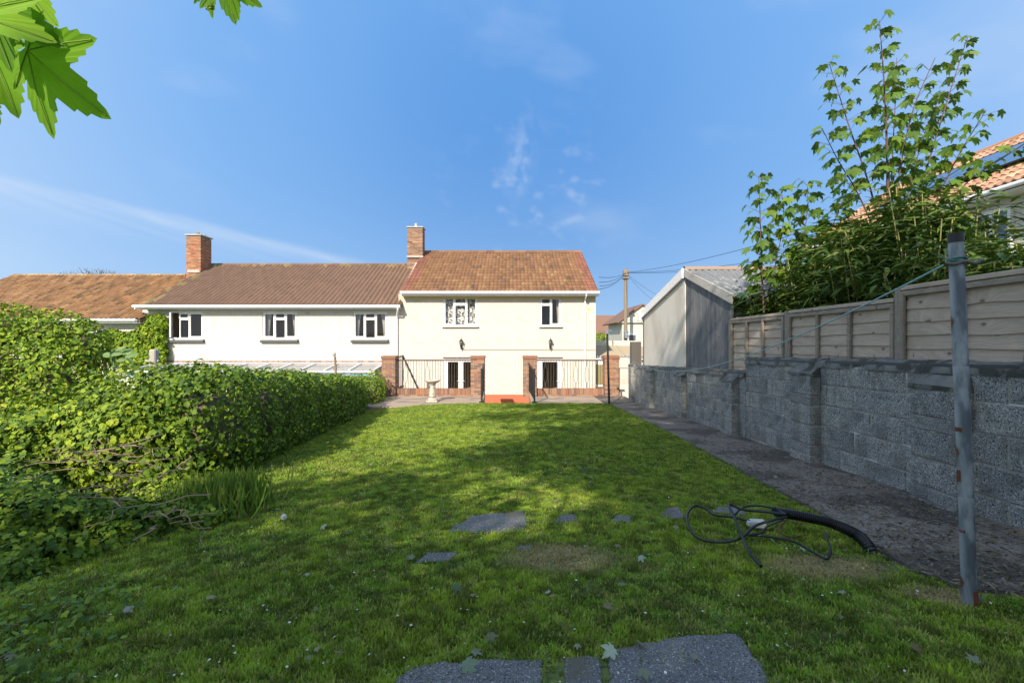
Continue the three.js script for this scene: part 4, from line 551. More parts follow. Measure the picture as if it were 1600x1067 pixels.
{ const g = thing('garage', 'low garage with tan corrugated roof and white parapet beyond the brick pier', 'garage', V(4.2, YARD, -22)); const x0 = 3.6, x1 = 6.9, m = mat({ c: [0.46, 0.37, 0.24] });
  const pos = [], ind = [], N = 130; for (const [y, d] of [[Y(557, 21.3), 21.3], [Y(540.5, 26), 26]]) for (let i = 0; i <= N; i++) { const x = lerp(x0, x1, i / N); pos.push(x, y + 0.03 * Math.sin(x / 0.15 * 6.283), -d); } for (let i = 0; i < N; i++) ind.push(i, i + 1, i + N + 2, i, i + N + 2, i + N + 1); const q = new THREE.BufferGeometry(); q.setAttribute('position', new THREE.Float32BufferAttribute(pos, 3)); q.setIndex(ind); q.computeVertexNormals(); part(g, 'corrugated_roof', metreUV(q), m);
  part(g, 'parapet', cbox(3.6, 0.28, 0.2, 0.01), M.cream, 5.1, Y(536.5, 26.2), -26.2); part(g, 'wall', metreUV(new THREE.BoxGeometry(3.2, 2, 0.15)), M.cream, 5.0, Y(560, 21.5) - 1.05, -21.55); part(g, 'gutter', cbox(3.2, 0.06, 0.08, 0.01), M.galv, 5.0, Y(558.5, 21.2), -21.22);
  part(g, 'side_door_frame', merge([cbox(0.42, 1.14, 0.06, 0.004)]), M.upvc, X(937, 21.1), Y(584, 21.1), -21.12); part(g, 'side_door_panel', cbox(0.32, 0.86, 0.02, 0.004), mat({ c: [0.27, 0.22, 0.09], roughness: 0.4 }), X(937, 21.1), Y(585, 21.1), -21.075);
  part(g, 'gate_block', cbox(0.85, 0.36, 0.3, 0.02), M.cream, X(983, 17.4), Y(567, 17.4), -17.4); part(g, 'gate_wall', cbox(0.75, 1.1, 0.26, 0.02), M.render, X(984, 17.4), Y(576, 17.4) - 0.55, -17.42); }
function cottage(label, cx, d, w, dep, base, eave, ridge, wallM, roofC, gableFront) {
  const h = thing('distant_house', label, 'house', V(cx, base, -d)); part(h, 'wall', metreUV(new THREE.BoxGeometry(w, eave - base, dep)), wallM, cx, (eave + base) / 2, -d - dep / 2);
  const s = gableFront ? new THREE.Shape([[-w / 2 - 0.3, eave], [0, ridge], [w / 2 + 0.3, eave]].map((p) => new THREE.Vector2(...p))) : new THREE.Shape([[-dep / 2 - 0.3, eave], [0, ridge], [dep / 2 + 0.3, eave]].map((p) => new THREE.Vector2(...p)));
  const g = new THREE.ExtrudeGeometry(s, { depth: gableFront ? dep + 0.4 : w + 0.4, bevelEnabled: false }); if (gableFront) part(h, 'roof', g, wallM, cx, 0.02, -d - dep - 0.2); else { g.rotateY(Math.PI / 2); part(h, 'roof', g, roofC, cx - w / 2 - 0.2, 0.02, -d - dep / 2); }
  if (gableFront) for (const k of [-1, 1]) part(h, 'roof_slope', bar(V(cx, ridge + 0.1, -d - dep / 2), V(cx + k * (w / 2 + 0.5), eave, -d - dep / 2), 0.12, dep + 0.8), roofC);
  for (const [u, v] of [[-0.25, 0.7], [0.25, 0.7], [-0.25, 0.25], [0.25, 0.25]]) { const f = part(h, 'window', cbox(w * 0.22, (eave - base) * 0.24, 0.12, 0.01), M.upvc, cx + u * w, lerp(base, eave, v), -d + 0.02); part(f, 'pane', cbox(w * 0.18, (eave - base) * 0.19, 0.05, 0.01), M.lintel, cx + u * w, lerp(base, eave, v), -d + 0.08); }
  return h;
}
M.brownroof = mat({ c: [0.20, 0.11, 0.075] }); M.slate = mat({ c: [0.13, 0.14, 0.16] });
cottage('small white house with brown roof far behind the telegraph pole', at(957, 500, 75).x, 75, 5.2, 6, E - 3.4, E + 0.9, E + 4.2, M.whitewall, M.brownroof, false);
cottage('white rendered gable with slate roof left of the telegraph pole, far off', at(941, 500, 82).x, 82, 4.6, 6, E - 3.4, E + 0.4, E + 2.2, M.whitewall, M.slate, true);
cottage('cream gabled house behind the shed beside the telegraph pole', at(1003, 500, 42).x, 42, 3.4, 6, E - 3.4, E + 1.6, E + 3.1, M.cream, M.brownroof, true);
{ const t = thing('far_tree', 'leafy green tree beside the distant white house and telegraph pole', 'tree', at(975, 520, 55)); volume(t, [[970, 525, 1.5, 1.6], [952, 530, 1.1, 0.8], [990, 530, 1.3, 0.9], [973, 512, 0.9, 1.5], [937, 526, 1.0, 1.1]].map(([px, py, a, b]) => { const p = at(px, py, 55); return [p.x, p.y - 0.6, p.z, a, b, 1.2]; }), 2600, { size: [0.16, 0.3], palette: PRIVET, core: 0.8 }); part(t, 'trunk', rod(V(at(973, 530, 55).x, E - 3.3, -55), V(at(973, 520, 55).x, E, -55), 0.15), M.bark); }
// telegraph pole and its wires
{ const top = at(978, 420, 38), t = thing('telegraph_pole', 'tall wooden telegraph pole with fanned wires between house and shed', 'telegraph pole', V(top.x, E - 3.3, -38));
  part(t, 'shaft', rod(V(top.x - 0.03, E - 3.3, -38), top, 0.17, 12, 0.13), M.pole); part(t, 'pole_head', merge([moved(cbox(0.42, 0.5, 0.42, 0.05), top.x, top.y - 0.35, -38), moved(cbox(0.5, 0.12, 0.5, 0.03), top.x, top.y - 0.75, -38)]), M.pole); part(t, 'junction_box', cbox(0.32, 0.6, 0.3, 0.04), M.galv, top.x - 0.02, at(977, 523, 38).y, -37.8);
  const wire = (a, b, sag) => { const m = a.clone().lerp(b, 0.5); m.y -= sag; return new THREE.TubeGeometry(new THREE.QuadraticBezierCurve3(a, m, b), 20, 0.013, 4); };
  const s = V(top.x, top.y - 0.3, -38); for (const [px, py, d, sag] of [[936, 433, 22, 0.3], [936, 441, 22, 0.4], [937, 447, 22, 0.5], [936, 452, 22, 0.5], [1300, 348, 20, 0.6], [1290, 392, 26, 0.5], [1290, 398, 24, 0.6], [1030, 462, 60, 0.4], [1020, 468, 60, 0.4]]) part(t, 'wire', wire(s, at(px, py, d), sag), M.black);
}
// house beyond the bamboo: its roof runs along the garden
{ const eX = (d) => 10.4 + 0.041 * d, h = thing('pantiled_house', 'cream house with orange pantile roof behind the bamboo and fence', 'house', V(14, E - 1.4, -15)), ey = E + 3.45, rx = 14.6, ry = E + 5.86, d0 = 4, d1 = 18.5;
  const g = tiles(-d1, -d0, [ey, 0], [ry, rx - 10.9], 13, 0.2, 0.055, () => vary(pal([[0.40, 0.22, 0.135], [0.45, 0.27, 0.17], [0.35, 0.19, 0.12]]), 0.12), { th: 0.035, barrel: false }); g.rotateY(-Math.PI / 2); const roof = stuff(part(h, 'roof', g, M.verts, 10.9, 0, 0));
  { const p = g.attributes.position; void p; }
  part(h, 'wall', metreUV(new THREE.BoxGeometry(0.25, 5.2, d1 - d0 - 0.3)), M.cream, 11.5, ey - 2.75, -(d0 + d1) / 2); const gs = new THREE.Shape([[11.4, E - 1.7], [11.4, ey + 0.1], [rx, ry - 0.12], [18.2, ey], [18.2, E - 1.7]].map((p) => new THREE.Vector2(...p))); part(h, 'gable_wall', new THREE.ExtrudeGeometry(gs, { depth: 0.25, bevelEnabled: false }), M.cream, 0, 0, -d1 + 0.1); part(h, 'gable_wall', new THREE.ExtrudeGeometry(gs, { depth: 0.25, bevelEnabled: false }), M.cream, 0, 0, -d0 - 0.4);
  part(h, 'back_slope', quads([[rx, ry, -d0], [rx, ry, -d1], [18.6, ey - 0.2, -d1], [18.6, ey - 0.2, -d0]], [[0, 1, 2, 3]]), M.deck); part(h, 'roof_deck', quads([[10.93, ey - 0.03, -d0 - 0.02], [10.93, ey - 0.03, -d1 + 0.02], [rx, ry - 0.04, -d1 + 0.02], [rx, ry - 0.04, -d0 - 0.02]], [[0, 1, 2, 3]]), M.deck);
  part(roof, 'ridge_tiles', (() => { const c = new THREE.CylinderGeometry(0.13, 0.13, d1 - d0, 10, 36, false, 0, Math.PI); c.rotateZ(Math.PI / 2); c.rotateY(Math.PI / 2); return metreUV(c); })(), mat({ c: [0.42, 0.2, 0.1] }), rx, ry - 0.03, -(d0 + d1) / 2); part(h, 'gutter', cbox(0.12, 0.1, d1 - d0, 0.03), M.upvc, 10.85, ey - 0.06, -(d0 + d1) / 2); part(h, 'soffit', cbox(0.5, 0.03, d1 - d0 - 0.2, 0.004), M.upvc, 11.15, ey - 0.14, -(d0 + d1) / 2);
  for (const d of [9.2, 11.6, 14.2]) { const f = part(h, 'window', merge([moved(cbox(0.08, 0.07, 1.3, 0.004), 0, 0.55, 0), moved(cbox(0.08, 0.07, 1.3, 0.004), 0, -0.55, 0), ...[-0.62, -0.2, 0.2, 0.62].map((z) => moved(cbox(0.08, 1.03, 0.07, 0.004), 0, 0, z))]), M.upvc, 11.34, ey - 0.95, -d); part(f, 'pane', cbox(0.01, 1.04, 1.2, 0.001), mat({ c: [0.12, 0.16, 0.2], roughness: 0.06 }), 11.352, ey - 0.95, -d); }
  const solar = mat({ c: [0.03, 0.04, 0.065], roughness: 0.12, clearcoat: 1, clearcoatRoughness: 0.05 }), ang = Math.atan2(ry - ey, rx - 10.9);
  for (let i = 0; i < 4; i++) { const t = 0.46, x = lerp(10.9, rx, t), y = lerp(ey, ry, t), d = 9.6 + i * 1.75, o = thing('solar_panel', ['solar panel nearest the picture edge on the orange roof', 'second solar panel from the picture edge on the orange roof', 'third solar panel from the picture edge, behind leaves', 'last solar panel down the orange roof, mostly behind leaves'][i], 'solar panel', V(x, y, -d), 'solar panels on the orange roof'); part(o, 'cells', cbox(1.62, 0.03, 1.68, 0.004), solar, x - Math.sin(ang) * 0.15, y + Math.cos(ang) * 0.15, -d, [0, 0, ang]); part(o, 'frame', merge([moved(cbox(1.68, 0.045, 0.03, 0.003), 0, 0, 0.855), moved(cbox(1.68, 0.045, 0.03, 0.003), 0, 0, -0.855), moved(cbox(0.03, 0.045, 1.68, 0.003), 0.825, 0, 0), moved(cbox(0.03, 0.045, 1.68, 0.003), -0.825, 0, 0)]), M.black, x - Math.sin(ang) * 0.15, y + Math.cos(ang) * 0.15, -d, [0, 0, ang]); }
}

// ---------------------------------------------------------------- clothes line post, line, drain hose
const postBase = V(X(1517, 2.22), lawnY(2.1, 2.22), -2.22), postTop = at(1494, 367, 2.22);
{ const t = thing('line_post', 'rusty galvanised steel clothes line post with cross bar beside the path', 'post', postBase);
  part(t, 'tube', sweep([postBase.clone().add(V(0, -0.1, 0)), postBase.clone().lerp(postTop, 0.33), postBase.clone().lerp(postTop, 0.66), postTop], () => 0.0285, 40, 20), M.galv); const dir = postTop.clone().sub(postBase).normalize(), P = (k) => postBase.clone().lerp(postTop, k);
  part(t, 'cap', rod(P(0.979), P(1.004), 0.0305, 20), M.black); part(t, 'rust_band', rod(P(-0.01), P(0.045), 0.0294, 20), M.rust);
  for (const [k, h, a] of [[0.35, 0.03, 2.6], [0.205, 0.016, 2.9], [0.475, 0.012, 3.0]]) { const g = new THREE.CylinderGeometry(0.0292, 0.0292, h * 2, 10, 3, true, a + 1.1, 1.3), q = P(k); const pp = g.attributes.position; for (let i = 0; i < pp.count; i++) pp.setY(i, pp.getY(i) * rr(0.6, 1.1)); g.computeVertexNormals(); part(t, 'rust_patch', g, M.rust, q.x, q.y, q.z); }
  const c = P(0.925); part(t, 'cross_bar', merge([tube([c.clone().add(V(-0.075, -0.006, 0.02)), c.clone().add(V(-0.045, -0.012, 0.032)), c.clone().add(V(0, 0, 0.036)), c.clone().add(V(0.05, -0.008, 0.034)), c.clone().add(V(0.085, 0.006, 0.03)), c.clone().add(V(0.098, 0.002, 0.028))], 0.0085, 24, 8), new THREE.TorusGeometry(0.031, 0.006, 6, 20).rotateX(Math.PI / 2).translate(c.x, c.y + 0.004, c.z)]), M.irongrey); void dir;
  const a = c.clone().add(V(-0.05, 0, 0.02)), pts = []; const sag = 1.3; for (let i = 0; i <= 40; i++) { const k = i / 40, p = a.clone().lerp(poleTop, k); p.y -= 4 * sag * k * (1 - k) * 0.62 + 0.0; pts.push(p); }
  const line = single('clothes_line', 'pale blue clothes line sagging from the galvanised post to the black pole', 'clothes line', tube(pts, 0.0042, 120, 6), mat({ c: [0.28, 0.47, 0.50], roughness: 0.7 }), 0, 0, 0); void line;
  part(t, 'knot', merge([new THREE.TorusGeometry(0.034, 0.005, 6, 20).rotateX(Math.PI / 2 + 0.2), new THREE.TorusGeometry(0.034, 0.005, 6, 20).rotateX(Math.PI / 2 - 0.25)]), mat({ c: [0.06, 0.16, 0.15] }), c.x, c.y + 0.012, c.z); }
const G = (px, py, lift = 0) => { let d = 3; for (let k = 0; k < 14; k++) { const y = lawnY((px - 800) / F * d, d) + lift; d = (E - y) * F / (py - H / 2); } return V((px - 800) / F * d, lawnY((px - 800) / F * d, d) + lift, -d); };
{ const t = thing('drain_hose', 'black corrugated hose coming out of the lawn with loose cables', 'hose', G(1362, 862));
  const pts = [G(1368, 880, -0.06), G(1360, 858, 0.02), G(1340, 836, 0.06), G(1300, 818, 0.09), G(1250, 806, 0.115), G(1212, 800, 0.13)].map((p) => p); part(t, 'corrugated_pipe', sweep(pts, (k) => 0.031 + 0.0035 * Math.sin(k * 2 * Math.PI * 62), 560, 18), M.rubber);
  const end = pts[5]; part(t, 'pipe_bore', new THREE.CircleGeometry(0.028, 16), M.black, end.x - 0.001, end.y, end.z, [0, -1.2, 0]);
  const cable = (l, r = 0.0075, m = M.rubber) => part(t, 'cable', tube(l.map((q) => G(q[0], q[1], q[2] + 0.022)), r * 1.15, 90, 8), m);
  cable([[1230, 808, 0.12], [1205, 813, 0.12], [1180, 822, 0.08], [1155, 842, 0.03], [1120, 847, 0.015], [1090, 840, 0.02], [1075, 818, 0.05], [1076, 800, 0.07], [1090, 790, 0.07], [1105, 796, 0.06], [1115, 804, 0.05], [1145, 808, 0.05], [1172, 814, 0.05]]);
  cable([[1230, 804, 0.13], [1190, 799, 0.10], [1160, 796, 0.11], [1141, 788, 0.14], [1148, 808, 0.11], [1160, 838, 0.05], [1172, 864, 0.02], [1190, 885, 0.0]]);
  cable([[1230, 804, 0.13], [1205, 793, 0.12], [1175, 790, 0.10], [1158, 795, 0.09], [1149, 804, 0.07]], 0.006);
  cable([[1226, 812, 0.11], [1200, 822, 0.07], [1190, 832, 0.03], [1168, 836, 0.01], [1200, 838, 0.01], [1240, 846, 0.012], [1270, 862, 0.012], [1294, 873, 0.012], [1298, 862, 0.05], [1294, 845, 0.08], [1288, 832, 0.09]], 0.006); part(t, 'cable', tube([[1230, 812, 0.11], [1215, 830, 0.04], [1232, 838, 0.02], [1260, 836, 0.015]].map((q) => G(...q)), 0.005, 30, 6), mat({ c: [0.10, 0.05, 0.035] }));
  const b = G(1184, 818, 0.055); part(t, 'connector_box', merge([cbox(0.105, 0.05, 0.045, 0.006), moved(cbox(0.02, 0.03, 0.03, 0.004), -0.06, 0, 0)]), mat({ c: [0.52, 0.54, 0.50], roughness: 0.5 }), b.x, b.y, b.z, [0.1, 0.12, -0.1]); }

// ---------------------------------------------------------------- hedges and shrubs
const LF = (x, d) => lawnY(x, d) - 0.02;
{ const h = thing('hedge', 'long ivy-covered hedge running along the lawn to the patio', 'hedge', V(-3.8, lawnY(-3.8, 8), -8)), L = []; const N = 13;
  for (let i = 0; i < N; i++) { const d = lerp(5.1, 13.9, i / (N - 1)), x = hedgeEdge(d) - 0.42 + rr(-0.05, 0.05), y = lawnY(x, d), top = E - lerp(0.30, 1.12, (d - 5.1) / 8.8) + rr(-0.05, 0.05); L.push([x, (y + top) / 2, -d, 0.46, (top - y) / 2 + 0.03, 0.62]); }
  volume(h, L, 40000, { geo: ivyGeo, size: [0.03, 0.058], palette: IVY, floor: LF, core: 0.5, rough: 0.16, deep: 0.5, pw: 4, droop: 0.8, up: 0.15 }); instanced(h, 'new_growth', ovalGeo, M.soft, L.flatMap((l) => Array.from({ length: 90 }, () => { const a = rnd() * 6.28, r = Math.sqrt(rnd()) * 0.85; return [V(l[0] + Math.cos(a) * l[3] * r, l[1] + l[4] * Math.sqrt(1 - r * r) * 1.06 + rr(0, 0.06), l[2] + Math.sin(a) * l[5] * r), facing(V(gauss() * .5, 1, gauss() * .5).normalize(), rnd() * 6.28), rr(0.045, 0.08), pal(PRIVET)]; }))); }
{ const h = thing('hedge', 'short sunlit hedge end tucked against the brick pier', 'hedge', V(-4.6, lawnY(-4.6, 15), -15.4)); volume(h, [[-4.55, PATIO + 0.28, -15.6, 0.45, 0.62, 0.7], [-4.75, PATIO + 0.3, -16.6, 0.4, 0.7, 0.6], [-5.3, PATIO + 0.3, -16.2, 0.6, 0.62, 0.9]], 5000, { size: [0.05, 0.085], palette: PRIVET, floor: E - 2.5, deep: 0.5, core: 0.6 }); }
{ const h = thing('shrub', 'rounded sunlit ivy shrub standing in front of the long hedge', 'shrub', V(-4.1, lawnY(-4, 5.2), -5.2));
  volume(h, [[-4.2, E - 1.06, -5.3, 0.85, 0.68, 0.8], [-3.75, E - 1.06, -4.9, 0.52, 0.56, 0.5], [-4.75, E - 1.16, -5.0, 0.6, 0.6, 0.6], [-3.3, E - 1.5, -4.6, 0.36, 0.26, 0.3]], 25000, { geo: ivyGeo, size: [0.03, 0.06], palette: [...IVY, ...PRIVET.slice(2)], floor: LF, rough: 0.34, deep: 0.6, core: 0.5, droop: 0.6 }); }
{ const h = thing('shrub', 'tall loose shrub at the picture edge screening the orange-roofed house', 'shrub', V(-7.6, lawnY(-7.6, 7.6), -7.6));
  volume(h, [[-8.3, E - 0.8, -8, 1.2, 1.2, 1.1], [-7.3, E - 0.85, -7.7, 0.7, 1.0, 0.8], [-9.5, E - 0.6, -8.2, 1.3, 1.3, 1.1], [-7.75, E + 0.02, -8.2, 0.6, 0.45, 0.6], [-8.7, E + 0.15, -8.2, 0.7, 0.5, 0.7], [-7.1, E - 0.2, -8.0, 0.35, 0.5, 0.5]], 22000, { geo: ovalGeo, size: [0.05, 0.095], palette: PRIVET, rough: 0.34, deep: 0.65, core: 0.45 }); for (let i = 0; i < 9; i++) part(h, 'stem', tube([V(rr(-8.6, -6.9), E - 2, rr(-8.2, -7.6)), V(rr(-8.6, -6.8), E - 0.5, rr(-8.3, -7.6)), V(rr(-8.8, -7.2), E + rr(0.0, 0.4), rr(-8.5, -7.7))], 0.014, 12, 5), M.bark); }
{ const h = thing('shrub', 'dark low shrub at the picture edge between ivy mound and tall shrub', 'shrub', V(-4.9, lawnY(-4.9, 4.4), -4.4)); volume(h, [[-4.9, E - 1.38, -4.5, 0.7, 0.42, 0.45], [-4.4, E - 1.42, -4.1, 0.5, 0.34, 0.35], [-5.7, E - 1.3, -5.3, 0.6, 0.5, 0.5]], 7500, { geo: ivyGeo, size: [0.035, 0.07], rough: 0.3, deep: 0.55, core: 0.5, palette: IVY, floor: LF }); }
{ const h = thing('ivy_mound', 'near mound of ivy with dry twigs on top beside the lawn', 'ivy', V(-2.9, lawnY(-2.9, 3.1), -3.1));
  volume(h, [[-3.2, E - 1.22, -3.0, 0.66, 0.38, 0.42], [-2.7, E - 1.3, -3.2, 0.42, 0.26, 0.34], [-3.7, E - 1.2, -3.3, 0.6, 0.42, 0.45], [-2.4, E - 1.32, -3.5, 0.36, 0.2, 0.3], [-2.85, E - 1.33, -2.62, 0.36, 0.24, 0.24]], 22000, { geo: ivyGeo, size: [0.024, 0.052], palette: IVY, floor: LF, rough: 0.36, deep: 0.65, core: 0.45, droop: 0.7 });
  const t = thing('twig_pile', 'tangle of dry brown twigs lying over the ivy mound', 'twigs', V(-2.5, E - 0.85, -3.3)); for (let i = 0; i < 60; i++) { const d = rr(2.9, 3.8), x = lerp(-3.0, -2.15, rnd()) * (d / 3.3), y = E - 1.3 + 0.46 * Math.exp(-((x + 3.0) ** 2) / 0.9), a = rnd() * 6.28, L = rr(0.1, 0.34), w = () => V(gauss() * 0.05, gauss() * 0.025, gauss() * 0.05); const p = V(x, y + rr(-0.05, 0.08), -d), q = V(Math.cos(a) * L, rr(-0.08, 0.1), Math.sin(a) * L); part(t, 'twig', tube([p, p.clone().addScaledVector(q, 0.33).add(w()), p.clone().addScaledVector(q, 0.66).add(w()), p.clone().add(q)], rr(0.0016, 0.005), 9, 5), M.twig); } }
{ const h = thing('ivy_patch', 'low patch of trailing ivy in the near corner of the lawn', 'ivy', V(-1.85, lawnY(-1.85, 1.9), -1.9)); const list = []; for (let i = 0; i < 1300; i++) { const d = rr(1.4, 2.35), x = rr(-2.9, -1.22) - 0.12 * (d - 1.6), e = -1.5 - 0.4 * (d - 1.7) + 0.12 * fbm(d * 6, 3); if (x > e + rr(-0.25, 0.08)) continue; list.push([V(x, lawnY(x, d) + rr(0.01, 0.09) + 0.05 * fbm(x * 5, d * 5), -d), facing(V(gauss() * 0.4, 1, gauss() * 0.4 + 0.3).normalize(), rnd() * 6.28), rr(0.014, 0.03), pal(IVY)]); } instanced(h, 'foliage', ivyGeo, M.leaf, list); for (let i = 0; i < 14; i++) { const d = rr(1.5, 2.2), x = rr(-2.6, -1.75), y = lawnY(x, d) + 0.05, a = rnd() * 3; part(h, 'stem', tube([V(x, y, -d), V(x + 0.12 * Math.cos(a), y + 0.02, -d + 0.12 * Math.sin(a)), V(x + 0.28 * Math.cos(a), y - 0.02, -d + 0.25 * Math.sin(a))], 0.002, 8, 4), M.twig); } }
{ const h = thing('climbing_ivy', 'bright ivy climbing the corner of the white house by its open window', 'ivy', V(X(215), YARD, FRONT + 0.2)); const L = []; for (const [px, py, a, b] of [[245, 506, 0.5, 0.42], [232, 530, 0.75, 0.6], [205, 540, 0.9, 0.6], [185, 550, 0.9, 0.55], [250, 552, 0.3, 0.5], [175, 525, 0.4, 0.3], [222, 560, 0.9, 0.5]]) { const p = at(px, py, 20.25); L.push([p.x, p.y, p.z, a, b, 0.24]); } volume(h, L, 7000, { geo: ivyGeo, size: [0.07, 0.13], palette: PRIVET, rough: 0.25, deep: 0.5, core: 0.55 }); part(h, 'stem', tube([V(X(238), YARD, FRONT + 0.1), V(X(240), E - 1.2, FRONT + 0.08), V(X(252), E - 0.4, FRONT + 0.06)], 0.03, 14, 6), M.bark); }
{ const h = thing('broadleaf_plant', 'pale green broad-leaved plant poking up behind the rounded shrub', 'plant', V(at(175, 560, 8).x, E - 1.8, -8)); for (let i = 0; i < 16; i++) { const p = at(rr(148, 208), rr(545, 566), 8 + rr(-0.3, 0.3)), m = part(h, 'leaf', ovalGeo, i % 2 ? (M.pleaf1 ||= mat({ c: [0.22, 0.33, 0.10], transmission: 0.35, thickness: 0 })) : (M.pleaf2 ||= mat({ c: [0.16, 0.27, 0.07], transmission: 0.35, thickness: 0 })), p.x, p.y, p.z); m.quaternion.copy(facing(V(gauss() * .6, 1, gauss() * .5 + .8).normalize(), gauss() * 1.4)); m.scale.setScalar(rr(0.14, 0.24)); } part(h, 'stem', tube([V(at(178, 560, 8).x, E - 1.9, -8), V(at(176, 560, 8).x, E - 1, -8), at(178, 556, 8)], 0.02, 10, 5), M.pleaf2); }
{ const t = thing('grass_tuft', 'clump of long arching grass at the foot of the ivy mound', 'grass', V(-2.28, lawnY(-2.28, 3.75), -3.75)); const list = []; for (let i = 0; i < 1200; i++) { const d = 3.75 + gauss() * 0.22, x = -2.28 + gauss() * 0.22, a = rnd() * 6.28; const q = new THREE.Quaternion().setFromEuler(new THREE.Euler(rr(0.0, 0.75), a, 0, 'YXZ')); list.push([V(x, lawnY(x, d) - 0.01, -d), q, V(rr(0.07, 0.12), rr(0.16, 0.34), rr(0.25, 0.45)), pal([[0.12, 0.22, 0.025], [0.2, 0.32, 0.035], [0.32, 0.38, 0.08]])]); } instanced(t, 'blades', bladeGeo, M.grass, list); }
single('garden_post', 'pale wooden post standing in the hedge in front of the lean-to', 'post', merge([cbox(0.14, 1.3, 0.14, 0.02), moved(cbox(0.3, 0.05, 0.05, 0.01), -0.04, 0.4, 0)]), M.barge, at(240, 565, 10.5).x, at(240, 546, 10.5).y - 0.65, -10.5);
{ const p = at(523, 556, 12), t = thing('rustic_stake', 'thin rustic stake topped by a small pale finial above the hedge', 'stake', V(p.x, p.y - 0.9, -12)); part(t, 'shaft', tube([V(p.x + 0.05, p.y - 0.9, -12), V(p.x + 0.02, p.y - 0.45, -12), V(p.x, p.y - 0.02, -12)], 0.03, 12, 7), M.pole); part(t, 'side_twig', merge([tube([V(p.x + 0.03, p.y - 0.4, -12), V(p.x - 0.08, p.y - 0.25, -12)], 0.01, 4, 5), tube([V(p.x + 0.02, p.y - 0.3, -12), V(p.x + 0.12, p.y - 0.27, -12)], 0.008, 4, 5)]), M.pole); part(t, 'finial', new THREE.LatheGeometry([[0.001, 0.13], [0.03, 0.115], [0.045, 0.08], [0.04, 0.04], [0.02, 0.01], [0.001, 0]].map((q) => new THREE.Vector2(...q)), 12), M.cement, p.x - 0.005, p.y - 0.02, -12, [0, 0, 0.25]); }
{ const b = at(140, 440, 42), t = thing('bare_tree', 'leafless treetop showing above the orange roof ridge', 'tree', V(b.x, E - 3.3, -42)); part(t, 'trunk', rod(V(b.x, E - 3.3, -42), V(b.x, E + 5, -42), 0.25, 8, 0.12), M.bark); const L = []; for (let i = 0; i < 150; i++) { const p = at(rr(88, 195), 436, 42), q = p.clone().add(V(gauss() * 0.7, rr(0.3, 1.15) * (1 - Math.abs(p.x - b.x) / 5), gauss() * 0.6)); L.push(tube([V(lerp(b.x, p.x, 0.7), E + 4.2, -42), p, q], 0.016, 6, 4)); } stuff(part(t, 'twigs', merge(L), M.bark)); }

// ---------------------------------------------------------------- saplings and bamboo behind the fence
function sapling(label, stems, leafSize, gap, base) {
  const t = thing('sycamore_sapling', label, 'sapling', base), leaves = [];
  stems.forEach(([pts, r, from]) => {
    const c = new THREE.CatmullRomCurve3(pts, false, 'centripetal'), L = c.getLength(); part(t, 'stem', sweep(pts, (k) => lerp(r, 0.004, k), 30, 7), M.redtwig);
    let s = from * L, k = 0; while (s < L) { const u = s / L, p = c.getPointAt(u), tg = c.getTangentAt(u), a0 = k * Math.PI / 2 + rr(-0.3, 0.3);
      for (const a of [a0, a0 + Math.PI]) for (let j = 0; j < 2; j++) { const side = V(Math.cos(a), 0, Math.sin(a)).addScaledVector(tg, 0.35).normalize(), len = lerp(0.24, 0.06, u) * rr(0.6, 1.3) + j * 0.09, q = p.clone().addScaledVector(side, len).add(V(gauss() * 0.03, rr(0.0, 0.07), gauss() * 0.03)); leaves.push([q, side, leafSize * rr(0.65, 1.15) * lerp(1, 0.75, u), p]); }
      s += gap * rr(0.7, 1.25); k++; }
  });
  const cols = [0, 1, 2, 3, 4].map(() => { const m = leafMat(0.42, 0.5); m.color.setRGB(...pal(MAPLE)); return m; }), rest = [], pet = [];
  leaves.sort((a, b) => b[0].z - a[0].z).forEach(([q, side, s, p], i) => {
    const n = V(side.x * 0.45 + gauss() * 0.25, 1, side.z * 0.45 + gauss() * 0.25).normalize(), y = side.clone().addScaledVector(n, -side.dot(n)).normalize(), x = y.clone().cross(n), qq = new THREE.Quaternion().setFromRotationMatrix(new THREE.Matrix4().makeBasis(x, y, n)); qq.multiply(_q.clone().setFromAxisAngle(V(1, 0, 0), -rr(0.2, 0.75)));
    pet.push(rod(p, q, 0.0022, 3)); if (i < 290) { const m = part(t, 'leaf', mapleGeo, cols[i % 5], q.x, q.y, q.z); m.quaternion.copy(qq); m.scale.setScalar(s); } else rest.push([q, qq, s, pal(MAPLE)]);
  });
  stuff(part(t, 'petioles', merge(pet), M.redtwig)); if (rest.length) instanced(t, 'foliage', mapleGeo, M.soft, rest); return t;
}
